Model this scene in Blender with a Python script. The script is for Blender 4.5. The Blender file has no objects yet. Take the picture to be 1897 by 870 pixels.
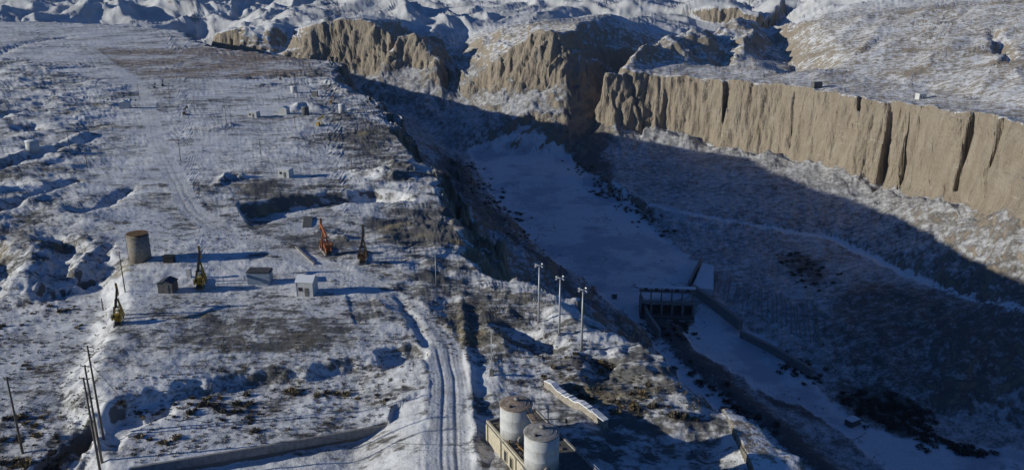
import bpy, bmesh, math, random
import numpy as np
from mathutils import Vector, Matrix
from mathutils.geometry import delaunay_2d_cdt

# ------------------------------------------------------------------ camera, sky, sun, exposure
CAM_H = 70.0
PITCH = math.radians(17.9)
FOC = 1500.0                      # focal length in photo pixels (photo 1897 x 870)
scene = bpy.context.scene
col = scene.collection
cam_d = bpy.data.cameras.new('camera'); cam = bpy.data.objects.new('camera', cam_d); col.objects.link(cam)
cam.location = (0, 0, CAM_H); cam.rotation_euler = (math.pi/2 - PITCH, 0, 0)
cam_d.sensor_width = 36.0; cam_d.lens = FOC/1897*36.0; cam_d.clip_start = 1.0; cam_d.clip_end = 30000
scene.camera = cam

SUN_EL = math.radians(14.2)
SUN_AZ = math.radians(9.0)       # shadows run towards +x, turned this much towards +y
to_sun = Vector((-math.cos(SUN_AZ)*math.cos(SUN_EL), -math.sin(SUN_AZ)*math.cos(SUN_EL), math.sin(SUN_EL)))
world = bpy.data.worlds.new('World'); scene.world = world; world.use_nodes = True
wn = world.node_tree; wn.nodes.clear()
sky = wn.nodes.new('ShaderNodeTexSky'); sky.sky_type = 'NISHITA'; sky.sun_disc = False
sky.sun_elevation = SUN_EL
sky.sun_rotation = math.atan2(to_sun.x, to_sun.y)
sky.altitude = 1200; sky.air_density = 1.0; sky.dust_density = 0.2; sky.ozone_density = 6.0
tint = wn.nodes.new('ShaderNodeMix'); tint.data_type = 'RGBA'; tint.blend_type = 'MULTIPLY'; tint.inputs[0].default_value = 1.0
tint.inputs[7].default_value = (0.60, 0.90, 1.22, 1)          # the camera's cold white balance, the same all over the sky
bg = wn.nodes.new('ShaderNodeBackground'); bg.inputs['Strength'].default_value = 0.068
wo = wn.nodes.new('ShaderNodeOutputWorld')
wn.links.new(sky.outputs[0], tint.inputs[6]); wn.links.new(tint.outputs[2], bg.inputs[0]); wn.links.new(bg.outputs[0], wo.inputs[0])
sun_d = bpy.data.lights.new('sun', 'SUN'); sun_d.energy = 5.0; sun_d.angle = math.radians(0.5); sun_d.color = (1.0, 0.965, 0.84)
sun = bpy.data.objects.new('sun', sun_d); col.objects.link(sun)
sun.rotation_euler = to_sun.to_track_quat('Z', 'Y').to_euler()
sun.location = (-300, -100, 300)
vs = scene.view_settings
vs.view_transform = 'Standard'; vs.look = 'None'; vs.gamma = 1.0; vs.use_curve_mapping = False
vs.exposure = -0.15
scene.cycles.max_bounces = 4; scene.cycles.diffuse_bounces = 3; scene.cycles.glossy_bounces = 2

# ------------------------------------------------------------------ photo point -> place
CP, SP = math.cos(PITCH), math.sin(PITCH)
def ray(px, py):
    u = (px - 948.5)/FOC; v = (435.0 - py)/FOC
    return np.array([u, CP + v*SP, -SP + v*CP])
def at_z(px, py, z=0.0):
    r = ray(px, py); t = (z - CAM_H)/r[2]
    return np.array([r[0]*t, r[1]*t, z])
def at_d(px, py, D):
    r = ray(px, py); t = D/r[1]
    return np.array([r[0]*t, D, CAM_H + r[2]*t])

# ------------------------------------------------------------------ noise
_rng = np.random.RandomState(11)
_perm = _rng.permutation(512).astype(np.int32); _perm = np.concatenate([_perm, _perm])
_ang = _rng.rand(1024)*2*np.pi
_gx = np.cos(_ang).astype(np.float32); _gy = np.sin(_ang).astype(np.float32)
def gn(x, y, s=0):
    x = np.asarray(x, np.float32) + np.float32(s*17.31); y = np.asarray(y, np.float32) + np.float32(s*41.77)
    xf = np.floor(x); yf = np.floor(y)
    ix = xf.astype(np.int32) & 511; iy = yf.astype(np.int32) & 511
    fx = x - xf; fy = y - yf
    ux = fx*fx*fx*(fx*(fx*6-15)+10); uy = fy*fy*fy*(fy*(fy*6-15)+10)
    ix1 = (ix+1) & 511; iy1 = (iy+1) & 511
    a = _perm[ix]; b = _perm[ix1]
    h00 = _perm[a+iy]; h10 = _perm[b+iy]; h01 = _perm[a+iy1]; h11 = _perm[b+iy1]
    n00 = _gx[h00]*fx + _gy[h00]*fy
    n10 = _gx[h10]*(fx-1) + _gy[h10]*fy
    n01 = _gx[h01]*fx + _gy[h01]*(fy-1)
    n11 = _gx[h11]*(fx-1) + _gy[h11]*(fy-1)
    a0 = n00 + ux*(n10-n00); a1 = n01 + ux*(n11-n01)
    return (a0 + uy*(a1-a0))*1.45
def fbm(x, y, octs=4, s=0, g=0.5, l=2.03):
    r = 0; a = 1.0; t = 0
    for i in range(octs):
        r = r + a*gn(x, y, s+i); t += a; a *= g; x = x*l; y = y*l
    return r/t
def ridged(x, y, octs=4, s=0, g=0.5, l=2.1):
    r = 0; a = 1.0; t = 0; w = 1.0
    for i in range(octs):
        n = 1.0 - np.abs(gn(x, y, s+i)); n = n*n
        r = r + a*n*w; w = np.clip(n*1.6, 0, 1); t += a; a *= g; x = x*l; y = y*l
    return r/t
def sst(a, b, x):
    t = np.clip((x-a)/(b-a), 0, 1); return t*t*(3-2*t)

# ------------------------------------------------------------------ break lines of the land
Z, D = 'Z', 'D'
def pts(kind, lst):
    return [at_z(*p) if kind == Z else at_d(*p) for p in lst]
rim = pts(Z, [(1440,960,0),(1395,870,0),(1362,800,0),(1335,745,0),(1290,712,0),(1240,672,0),(1195,628,0),(1140,590,0),
    (1070,560,0),(1000,535,0),(965,512,0),(925,498,0),(880,470,0),(848,440,0),(832,408,0),(846,368,0),(812,334,0),(802,312,0),(770,268,0),
    (735,238,0),(708,205,0),(690,178,0),(655,165,0),(612,142,0),(640,124,0),(600,112,0),(520,101,0),(440,93,0),(385,85,0),(360,74,0)]) 
rim += [np.array(p, float) for p in [(-430,1080,0),(-560,1190,0),(-760,1290,0),(-1050,1400,0),(-1700,1700,0)]]
foot = pts(Z, [(1500,960,-125),(1450,870,-124),(1400,825,-124),(1300,735,-123),(1225,660,-122),(1175,600,-121),(1135,556,-119),(1090,527,-118),
    (1010,470,-116),(955,415,-114),(905,355,-111),(872,302,-109),(800,250,-98),(745,205,-80)])
foot += [np.array(p, float) for p in [(-205,965,-75),(-330,1060,-70),(-480,1180,-62),(-740,1320,-50),(-1040,1440,-40),(-1700,1760,-20)]]
foot2 = pts(Z, [(1700,960,-125),(1600,870,-124)])            # river side
toeR = pts(Z, [(880,287,-108),(960,284,-106),(1045,292,-108),(1078,312,-110),(1120,345,-111),(1170,385,-112),(1240,440,-114),(1300,480,-116),(1335,530,-117),
    (1372,605,-118),(1440,650,-119),(1500,690,-120),(1600,735,-121),(1720,775,-121),(1897,800,-117),(2100,850,-115),(2400,960,-115)])
roadR = pts(Z, [(1105,318,-103),(1180,374,-106),(1290,395,-104),(1400,415,-106),(1540,440,-108),(1620,480,-104),(1690,515,-98),(1780,545,-90),(1897,570,-82),(2050,600,-78),(2300,680,-75)])
cbase = pts(D, [(1118,222,838),(1160,236,830),(1230,236,832),(1300,262,800),(1360,276,770),(1440,286,730),(1540,303,678),(1640,345,612),(1720,362,560),(1800,380,500),(1897,402,422),(2050,440,372),(2300,520,300),(2600,640,240)])
ctop = pts(D, [(1122,119,846),(1150,132,846),(1200,138,849),(1300,144,816),(1360,149,786),(1440,156,746),(1540,169,693),(1640,189,638),(1720,199,588),(1800,209,530),(1897,229,458),(2050,262,410),(2300,330,345),(2600,420,290)])
bench = pts(D, [(1165,108,880),(1210,118,900),(1300,122,920),(1400,126,890),(1500,131,850),(1600,140,765),(1700,163,700),(1800,183,622),(1897,204,535),(2050,230,480),(2400,300,380)])
hill1 = pts(D, [(1420,100,990),(1500,97,930),(1600,96,870),(1700,97,830),(1800,98,780),(1897,102,720),(2100,115,620),(2400,140,480)])
hill2 = pts(D, [(1440,60,1080),(1520,40,1060),(1600,30,1030),(1700,22,1010),(1800,15,985),(1897,8,955),(2100,-5,900),(2400,-30,800)])
hill3 = pts(D, [(1500,12,1250),(1600,4,1220),(1750,-8,1180),(1900,-25,1120),(2300,-60,1000),(2800,-90,900)])
# the ground behind the right nose and the side gorge
gorge_r = pts(D, [(1170,97,885),(1230,76,955),(1300,62,1035),(1385,38,1140),(1455,16,1320)])
gorge_f = [np.array(p, float) for p in [(84,842,-82),(98,880,-72),(140,965,-60),(215,1050,-45),(330,1160,-25),(500,1400,0)]]
gorge_l = pts(D, [(1046,80,912),(1075,48,990),(1130,32,1120),(1250,18,1340),(1330,4,1600)])
# mesas on the far bank
m3top = pts(D, [(868,150,958),(900,128,945),(935,96,930),(975,68,922),(1005,54,918),(1042,74,905)])
m3base = pts(D, [(858,172,945),(905,166,925),(960,160,900),(1010,166,885),(1052,152,880)])
m3tal = pts(D, [(850,195,925),(950,215,850),(1062,206,846)])
m2top = pts(D, [(712,114,1005),(735,72,1020),(748,64,1026),(776,58,1020),(788,98,1000),(808,104,990),(816,150,962)])
m2base = pts(D, [(696,142,985),(738,122,1000),(775,127,995),(795,140,975),(818,165,950)])
m1top = pts(D, [(572,84,1062),(590,45,1072),(620,34,1068),(660,34,1060),(695,37,1052),(722,54,1038)])
m1base = pts(D, [(560,108,1046),(600,122,1046),(640,136,1040),(690,142,1022),(724,124,1020)])
m0top = pts(D, [(372,66,1130),(410,60,1122),(455,58,1110),(490,46,1118),(508,50,1105)])
m0base = pts(D, [(366,86,1090),(420,92,1085),(470,99,1075),(512,100,1070)])
# hollows between the mesas, running back
h01 = pts(D, [(530,98,1085),(540,62,1130),(556,34,1230)])
h12 = pts(D, [(742,122,1032),(762,92,1090),(790,52,1200)])
h23 = pts(D, [(832,172,965),(842,128,1010),(850,98,1070),(870,58,1180)])
m2back = pts(D, [(800,60,1110),(820,45,1200)])
m1back = pts(D, [(620,24,1250),(740,42,1140),(700,26,1230)])
m3back = pts(D, [(930,50,1050),(985,40,1060),(1035,36,1080)])
spur = pts(D, [(1056,140,862),(1040,168,850)])

def dens(line, step):
    out = []
    for a, b in zip(line[:-1], line[1:]):
        n = max(1, int(np.hypot(*(b-a)[:2])/step))
        for i in range(n): out.append(a + (b-a)*i/n)
    out.append(line[-1]); return out
def offset(line, d, dz):
    P = np.array(line); T = np.gradient(P[:, :2], axis=0)
    T /= np.linalg.norm(T, axis=1)[:, None] + 1e-9
    N = np.stack([T[:, 1], -T[:, 0]], 1)
    Q = P.copy(); Q[:, :2] += N*d; Q[:, 2] += dz
    return [q for q in Q]
rimD = dens(rim, 12)
_r = np.array(rimD)[:, :2]; _k = np.ones(5)/5          # softened copy for the brink below the rim
rim_lo = offset([np.array([*p, 0.0]) for p in np.stack([np.convolve(np.pad(_r[:, i], 2, 'edge'), _k, 'valid') for i in (0, 1)], 1)], 15, -46)
far = []
for th in np.linspace(-62, 62, 40):
    for r_, z_ in ((1650, 12), (2200, 35), (3200, 75), (4500, 150), (6500, 320), (9000, 500)):
        t = math.radians(th); p = np.array([r_*math.sin(t), r_*math.cos(t), z_ - (25 if (th < -8 and r_ < 2000) else 0)])
        far.append(p)
near = [np.array(p, float) for p in [(-200,20,0),(0,20,0),(60,20,0),(-500,20,0),(-900,300,0),(-900,800,0),(-700,1100,0),(-300,400,0),(-250,800,0),(-450,900,0),(-150,300,0),(-60,120,0),
        (-1200,1200,0),(-1500,600,0),(-1800,1500,0),(-4000,20,0),(-4000,2000,20),(4000,20,60),(900,300,90),(700,60,60),(1400,900,120),(2500,1500,150),(180,20,-120),(300,30,-100)]]
TIN = []
for ln, st in ((rimD, 8), (rim_lo, 8), (foot, 10), (foot2, 20), (toeR, 10), (roadR, 10), (cbase, 5), (ctop, 5), (bench, 12), (hill1, 15), (hill2, 20), (hill3, 30),
               (gorge_r, 6), (gorge_f, 8), (gorge_l, 8), (m3top, 5), (m3base, 5), (m3tal, 8), (m2top, 4), (m2base, 4), (m1top, 4), (m1base, 4), (m0top, 5), (m0base, 5),
               (h01, 8), (h12, 8), (h23, 8), (m2back, 8), (m1back, 20), (m3back, 10)):
    TIN += dens(ln, st)
TIN += far + near
def build_grid(x0, x1, y0, y1, h, tv, tz, tris):
    nx = int((x1-x0)/h)+1; ny = int((y1-y0)/h)+1
    G = np.full((ny, nx), np.nan, np.float32)
    for t in tris:
        A, B, C = tv[t[0]], tv[t[1]], tv[t[2]]
        ax, bx_ = min(A[0], B[0], C[0]), max(A[0], B[0], C[0]); ay, by_ = min(A[1], B[1], C[1]), max(A[1], B[1], C[1])
        i0 = max(0, int(math.ceil((ax-x0)/h))); i1 = min(nx-1, int((bx_-x0)/h)); j0 = max(0, int(math.ceil((ay-y0)/h))); j1 = min(ny-1, int((by_-y0)/h))
        if i1 < i0 or j1 < j0: continue
        X = x0 + h*np.arange(i0, i1+1)[None, :]; Y = y0 + h*np.arange(j0, j1+1)[:, None]
        den = (B[1]-C[1])*(A[0]-C[0]) + (C[0]-B[0])*(A[1]-C[1])
        if abs(den) < 1e-9: continue
        a = ((B[1]-C[1])*(X-C[0]) + (C[0]-B[0])*(Y-C[1]))/den
        b = ((C[1]-A[1])*(X-C[0]) + (A[0]-C[0])*(Y-C[1]))/den
        c = 1-a-b
        m = (a >= -1e-5) & (b >= -1e-5) & (c >= -1e-5)
        v = a*tz[t[0]] + b*tz[t[1]] + c*tz[t[2]]
        s = G[j0:j1+1, i0:i1+1]; s[m] = v[m]
    G[np.isnan(G)] = 0
    return G
def blur(G, n=1):
    for _ in range(n):
        P = np.pad(G, 1, 'edge'); G = (P[:-2, 1:-1] + 2*P[1:-1, 1:-1] + P[2:, 1:-1])/4
        P = np.pad(G, 1, 'edge'); G = (P[1:-1, :-2] + 2*P[1:-1, 1:-1] + P[1:-1, 2:])/4
    return G
_v = [Vector((p[0] + 0.01*math.sin(i*7.1), p[1] + 0.01*math.cos(i*3.3))) for i, p in enumerate(TIN)]
_o = delaunay_2d_cdt(_v, [], [], 0, 1e-4)
tv = [(p.x, p.y) for p in _o[0]]; tz = [TIN[o[0]][2] if o else 0.0 for o in _o[3]]
NG = (-760, 620, 20, 1320, 2.0); FG = (-5000, 5000, 20, 9000, 15.0)
G1 = blur(build_grid(*NG, tv, tz, _o[2]), 1)
G2 = blur(build_grid(*FG, tv, tz, _o[2]), 1)
def bil(G, g, x, y):
    fx = np.clip((x-g[0])/g[4], 0, G.shape[1]-1.001); fy = np.clip((y-g[2])/g[4], 0, G.shape[0]-1.001)
    ix = fx.astype(np.int32); iy = fy.astype(np.int32); fx = fx-ix; fy = fy-iy
    return (G[iy, ix]*(1-fx)+G[iy, ix+1]*fx)*(1-fy) + (G[iy+1, ix]*(1-fx)+G[iy+1, ix+1]*fx)*fy
def tin_h(x, y):
    inn = (x > NG[0]+5) & (x < NG[1]-5) & (y > NG[2]+2) & (y < NG[3]-5)
    return np.where(inn, bil(G1, NG, x, y), bil(G2, FG, x, y))
# local steepness of the bare land (metres per metre), widened a little: where it is cliff and where talus
def slope_grid(G, h):
    gy, gx = np.gradient(G, h); return np.hypot(gx, gy)
S1 = slope_grid(G1, 2.0); S1w = blur(S1, 6)
S2 = slope_grid(G2, 15.0)
def tin_s(x, y):
    inn = (x > NG[0]+5) & (x < NG[1]-5) & (y > NG[2]+2) & (y < NG[3]-5)
    return np.where(inn, bil(S1w, NG, x, y), bil(S2, FG, x, y))
# ------------------------------------------------------------------ features of the plateau, drawn as outlines on the ground
def gp(lst, z=0.0): return np.array([at_z(p[0], p[1], z)[:2] for p in lst])
def line_d(x, y, P, margin=60):
    """distance to a polyline, arc length of the nearest point, signed side (right of the line > 0)"""
    d = np.full(x.shape, 1e9, np.float32); s = np.zeros(x.shape, np.float32); sd = np.ones(x.shape, np.float32)
    acc = 0.0
    for a, b in zip(P[:-1], P[1:]):
        ex, ey = b[0]-a[0], b[1]-a[1]; L = math.hypot(ex, ey)
        if L < 1e-6: continue
        t = np.clip(((x-a[0])*ex + (y-a[1])*ey)/(L*L), 0, 1)
        dx = x-(a[0]+t*ex); dy = y-(a[1]+t*ey); dd = dx*dx+dy*dy
        m = dd < d
        d = np.where(m, dd, d); s = np.where(m, acc+t*L, s); sd = np.where(m, np.sign(dx*ey - dy*ex), sd)
        acc += L
    return np.sqrt(d), s, sd
def poly_sd(x, y, P):
    """signed distance to a closed outline, negative inside; far points are not worked out"""
    out = np.full(x.shape, 1e3, np.float32); m = 25
    sel = (x > P[:, 0].min()-m) & (x < P[:, 0].max()+m) & (y > P[:, 1].min()-m) & (y < P[:, 1].max()+m)
    if not sel.any(): return out
    xs, ys = x[sel], y[sel]; d = np.full(xs.shape, 1e9); ins = np.zeros(xs.shape, bool)
    Q = np.vstack([P, P[:1]])
    for a, b in zip(Q[:-1], Q[1:]):
        ex, ey = b[0]-a[0], b[1]-a[1]; L2 = ex*ex+ey*ey+1e-9
        t = np.clip(((xs-a[0])*ex + (ys-a[1])*ey)/L2, 0, 1)
        d = np.minimum(d, (xs-a[0]-t*ex)**2 + (ys-a[1]-t*ey)**2)
        c = (a[1] > ys) != (b[1] > ys)
        ins ^= c & (xs < (b[0]-a[0])*(ys-a[1])/(b[1]-a[1]+1e-12) + a[0])
    out[sel] = np.where(ins, -1, 1)*np.sqrt(d); return out

SUNK = [  # outline, depth, edge half-width, edge jag
    (gp([(447,378),(560,361),(690,349),(742,356),(760,368),(640,374),(560,392),(470,413)]), 4.0, 2.0, 0.5),          # dug pit
    (gp([(-400,522),(60,524),(112,517),(160,500),(203,470),(210,520),(203,562),(182,612),(160,650),(146,720),(150,800),(146,870),(110,980),(-500,980)]), 4.0, 4.0, 1.2),
    (gp([(-80,455),(0,448),(30,470),(22,505),(0,522),(-80,530)]), 3.4, 3.6, 1.6),
    (gp([(52,505),(88,470),(112,440),(150,452),(140,500),(112,516),(70,524)]), 3.6, 3.4, 1.8),
    (gp([(165,478),(205,455),(200,470),(165,500),(120,515)]), 2.0, 2.4, 1.0),
    (gp([(150,770),(230,738),(330,712),(450,690),(560,680),(640,668),(700,664),(780,648),(796,690),(806,870),(800,980),(60,980)]), 2.3, 1.7, 0.8),
    (gp([(243,868),(480,829),(722,787),(728,765),(786,742),(800,790),(806,870),(790,980),(240,980)], -2.2), 2.0, 0.25, 0.05),
    (gp([(182,806),(192,760),(212,742),(262,748),(300,735),(310,742),(230,770),(214,806)]), 1.4, 1.2, 0.5),
    (gp([(40,832),(75,808),(130,778),(160,768),(164,792),(150,812),(95,838)]), 2.6, 0.9, 0.8),
    (gp([(700,650),(760,640),(795,650),(790,664),(720,668)]), 1.5, 0.7, 0.8),
    (gp([(1100,830),(1200,790),(1330,800),(1400,880),(1350,960),(1150,960)]), 2.5, 6.0, 1.0),
    (gp([(640,545),(690,552),(700,590),(660,600)]), 0.25, 0.5, 0.3),
]
DITCH = [  # line, depth (negative: bank), half-width
    (gp([(-60,330),(0,311),(80,284),(168,256)]), 3.4, 2.4),
    (gp([(-60,322),(0,303),(80,276),(160,250)]), -1.5, 2.5),
    (gp([(-60,402),(0,386),(60,362),(132,338)]), 2.6, 2.4),
    (gp([(150,392),(200,372),(236,350)]), 2.2, 2.5),
    (gp([(-40,222),(0,212),(50,205)]), 3.5, 5.0),
    (gp([(30,240),(60,232),(70,240)]), 3.0, 3.5),
    (gp([(852,540),(860,600),(866,640),(873,700),(879,780),(886,860)]), -0.75, 1.0),
    (gp([(872,560),(884,640),(890,700),(895,780),(900,840)]), 0.5, 1.8),
    (gp([(735,545),(770,600),(790,640)]), 0.6, 1.0),
    (gp([(60,132),(110,126),(170,122)]), 2.5, 5.0),
    (gp([(130,68),(40,80),(0,98)]), 2.5, 6.0),
    (gp([(40,122),(165,119)]), 1.5, 2.5),
    (gp([(440,146),(560,139)]), 2.2, 5.0),
    (gp([(400,345),(420,330),(445,330)]), -2.2, 2.2), (gp([(395,240),(425,234)]), -1.6, 2.5),
    (gp([(540,205),(560,196),(590,200)]), -2.5, 3.0), (gp([(470,160),(500,156)]), -1.8, 3.5), (gp([(600,150),(640,170)]), -2.2, 4.0),
    (gp([(660,320),(700,322),(730,330)]), -3.0, 3.5), (gp([(700,300),(760,312)]), -2.0, 3.0), (gp([(590,430),(640,440)]), -1.2, 1.6),
    (gp([(940,600),(1010,640)]), 2.2, 2.5), (gp([(1090,625),(1115,650),(1120,690)]), 2.0, 2.5), (gp([(900,600),(930,640)]), -1.2, 1.5),
    (gp([(1000,560),(1060,600),(1180,690),(1280,745)]), -1.2, 3.0),
]
ROAD = gp([(836,1000),(834,870),(836,780),(832,700),(815,640),(780,590),(725,548),(650,515),(560,480),(470,445),(400,420),(352,385),(325,330),(290,265),(277,205),(270,172),(236,142),(165,88)])
TRACK = gp([(0,165),(60,172),(130,182),(190,187),(262,190)])
HUMMOCK = gp([(-300,95),(60,108),(170,140),(250,160),(262,200),(200,240),(180,330),(235,400),(215,470),(120,520),(-300,530)])
FIELD = gp([(170,87),(330,68),(460,92),(600,118),(560,140),(265,146)])
GRAVEL = [(gp([(230,560),(330,540),(520,545),(600,580),(700,545),(705,600),(640,665),(420,685),(230,670),(200,620)]), 0.20),
          (gp([(690,480),(800,470),(905,500),(960,560),(985,640),(900,640),(840,620),(800,570),(720,540)]), 0.24),
          (gp([(480,420),(640,425),(700,440),(640,480),(500,470)]), 0.22), (gp([(700,395),(800,375),(850,420),(830,470),(690,440)]), 0.32),
          (gp([(440,330),(650,330),(640,362),(450,385)]), 0.2), (gp([(420,730),(530,715),(530,755),(440,765)]), 0.3),
          (gp([(600,200),(760,240),(800,330),(700,340),(640,280)]), 0.2), (gp([(140,85),(560,95),(600,140),(260,148)]), 0.25),
          (gp([(980,640),(1180,650),(1330,760),(1100,780),(980,690)]), 0.22), (gp([(230,365),(330,355),(460,420),(330,430)]), 0.16),
          (gp([(350,575),(500,580),(620,610),(600,668),(350,675)]), 0.28)]
GRAVEL_C = [(gp([(1520,575),(1610,545),(1700,580),(1790,600),(1897,650),(1960,740),(1760,735),(1640,690),(1540,640)], -110), 0.27), (gp([(1430,475),(1480,470),(1550,515),(1500,530)], -110), 0.4),
   (gp([(1035,215),(1110,225),(1130,330),(1195,395),(1260,450),(1220,440),(1150,392),(1060,305)], -100), 0.48), (gp([(1560,720),(1650,735),(1720,775),(1700,800),(1600,770)], -120), 0.5), (gp([(855,290),(905,360),(955,420),(1005,472),(1090,530),(1150,560),(1090,575),(980,500),(880,420),(820,330),(800,270)], -95), 0.42),
   (gp([(1180,560),(1230,580),(1270,590),(1290,600),(1240,640),(1215,620)], -118), 0.5), (gp([(1130,560),(1180,640),(1160,640)], -110), 0.3), (gp([(1420,690),(1480,690),(1540,745),(1500,765),(1440,735)], -120), 0.5), (gp([(1560,800),(1680,822),(1760,850),(1680,850)], -120), 0.45)]
RIVER_A = gp([(872,292),(960,288),(1045,295),(1080,318),(1125,352),(1170,390),(1240,445),(1296,484),(1282,535),(1185,545),(1145,552),(1095,528),(1012,470),(958,416),(908,358)], -113)
RIVER_B = gp([(1250,628),(1300,575),(1360,602),(1440,655),(1520,715),(1580,770),(1700,812),(1897,850),(2200,930),(2200,1000),(1800,1000),(1680,870),(1560,790),(1390,705)], -121)
TERR = gp([(1166,552),(1196,600),(1230,640),(1283,692),(1350,750),(1440,832),(1540,925),(1640,1010)], -120)        # snowy track along the foot of the near wall
BANDS = [(np.array([p[:2] for p in hill1]), 0.2, 12.0), (np.array([p[:2] for p in hill2]), 0.2, 16.0), (np.array([at_d(*q)[:2] for q in ((1700,140,735),(1800,128,715),(1897,118,690))]), 0.3, 12.0)]
KNOBS = np.array([at_d(*q)[:2] for q in ((1165,112,885),(1215,122,905),(1310,122,925),(1390,112,960),(1420,70,1060),(1380,40,1130),(1290,66,1030),(1200,88,920))])
VALES = [(np.array([at_d(*q)[:2] for q in ((1492,124,862),(1470,95,930),(1445,62,1050),(1400,30,1250),(1370,10,1500))]), 17.0, 46.0), (np.array([at_d(*q)[:2] for q in ((1335,120,925),(1345,95,985),(1330,70,1050))]), 9.0, 20.0),
   (np.array([at_d(*q)[:2] for q in ((1868,140,650),(1862,100,745),(1840,60,850))]), 6.0, 9.0)]
LEVEE = gp([(1228,605),(1264,645),(1322,692),(1392,748),(1482,818),(1590,905)], -120)
RROAD = np.array([p[:2] for p in roadR])
rim2 = np.array([p[:2] for p in rim]); ct2 = np.array([p[:2] for p in ctop])

def warp(x, y, fine=True):
    st = tin_s(x, y)
    k = sst(0.25, 1.0, st)
    r = np.hypot(x, y)
    # right-bank cliff: flutes run straight down the face
    selR = (x > 60) & (y < 900) & (st > 0.12)
    wx = np.zeros_like(x); wy = np.zeros_like(y)
    a = 5.0*k + 0.4
    nx = gn(x/26, y/26, 3) + 1.0*np.abs(gn(x/11.5, y/11.5, 5))-0.3; ny = gn(x/26, y/26, 8) + 1.0*np.abs(gn(x/11.5, y/11.5, 9))-0.3
    if fine:
        nx = nx + 0.5*np.abs(gn(x/4.6, y/4.6, 15)); ny = ny + 0.5*np.abs(gn(x/4.6, y/4.6, 16))
    wx = a*nx; wy = a*ny
    big = sst(0.15, 0.6, st)*(x < 120)*(y < 800)
    wx = wx + big*(13*gn(x/48, y/48, 21) + 8*np.abs(gn(x/21, y/21, 23)) - 3); wy = wy + 9*big*gn(x/55, y/55, 22)
    if selR.any():
        d, s, sd = line_d(x[selR], y[selR], ct2)
        s_raw = s; s = s - 0.55*sd*d        # clefts run back slantwise
        wob = 3.0*gn(s/9, d/11, 30)
        mk = sst(-0.1, 0.45, gn(s/48, d/35, 37) + 0.5*sst(90, 10, np.abs(s-30)) + 0.35*sst(200, 330, s))
        f = 8.5*gn(s/62, s*0+1.5, 34) + 5.0*gn(s/33, d/26+5.5, 28)*sst(2, 12, d*sd) + 2.4*gn((s+wob)/27, d/22, 35) + mk*(1.5 - 3.2*np.abs(gn((s+wob)/15, d/24+7.5, 33))) + 1.5*gn((s+0.5*wob)/5.2, d/16, 32)
        for s0, wd, dp, dmax in GULLY:
            f = f + dp*np.exp(-((s_raw-0.9*sd*d-s0+0.4*wob)/wd)**2)*(np.where(sd > 0, sst(dmax+4, dmax, d), 1.0) if dmax < 60 else 1.0)
        kk = k[selR]*sst(70, 20, d)
        wx[selR] = wx[selR]*(1-0.75*kk) + kk*f*-0.7; wy[selR] = wy[selR]*(1-0.75*kk) + kk*f*-0.7
    return x+wx, y+wy, st
def s_at(px, py, D_):
    q = at_d(px, py, D_); return float(line_d(np.array([q[0]]), np.array([q[1]]), ct2)[1][0])
GULLY = [(s_at(px, 200, D_), w, dp, dm) for px, D_, w, dp, dm in ((1165,846,2.5,5,99),(1348,792,4.5,9,2),(1476,728,1.8,3,0),
    (1597,662,3.0,8,0),(1658,627,4.6,18,99),(1694,606,2.6,8,4),(1802,529,3.4,10,0),(1856,490,1.8,5,0))]

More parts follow.
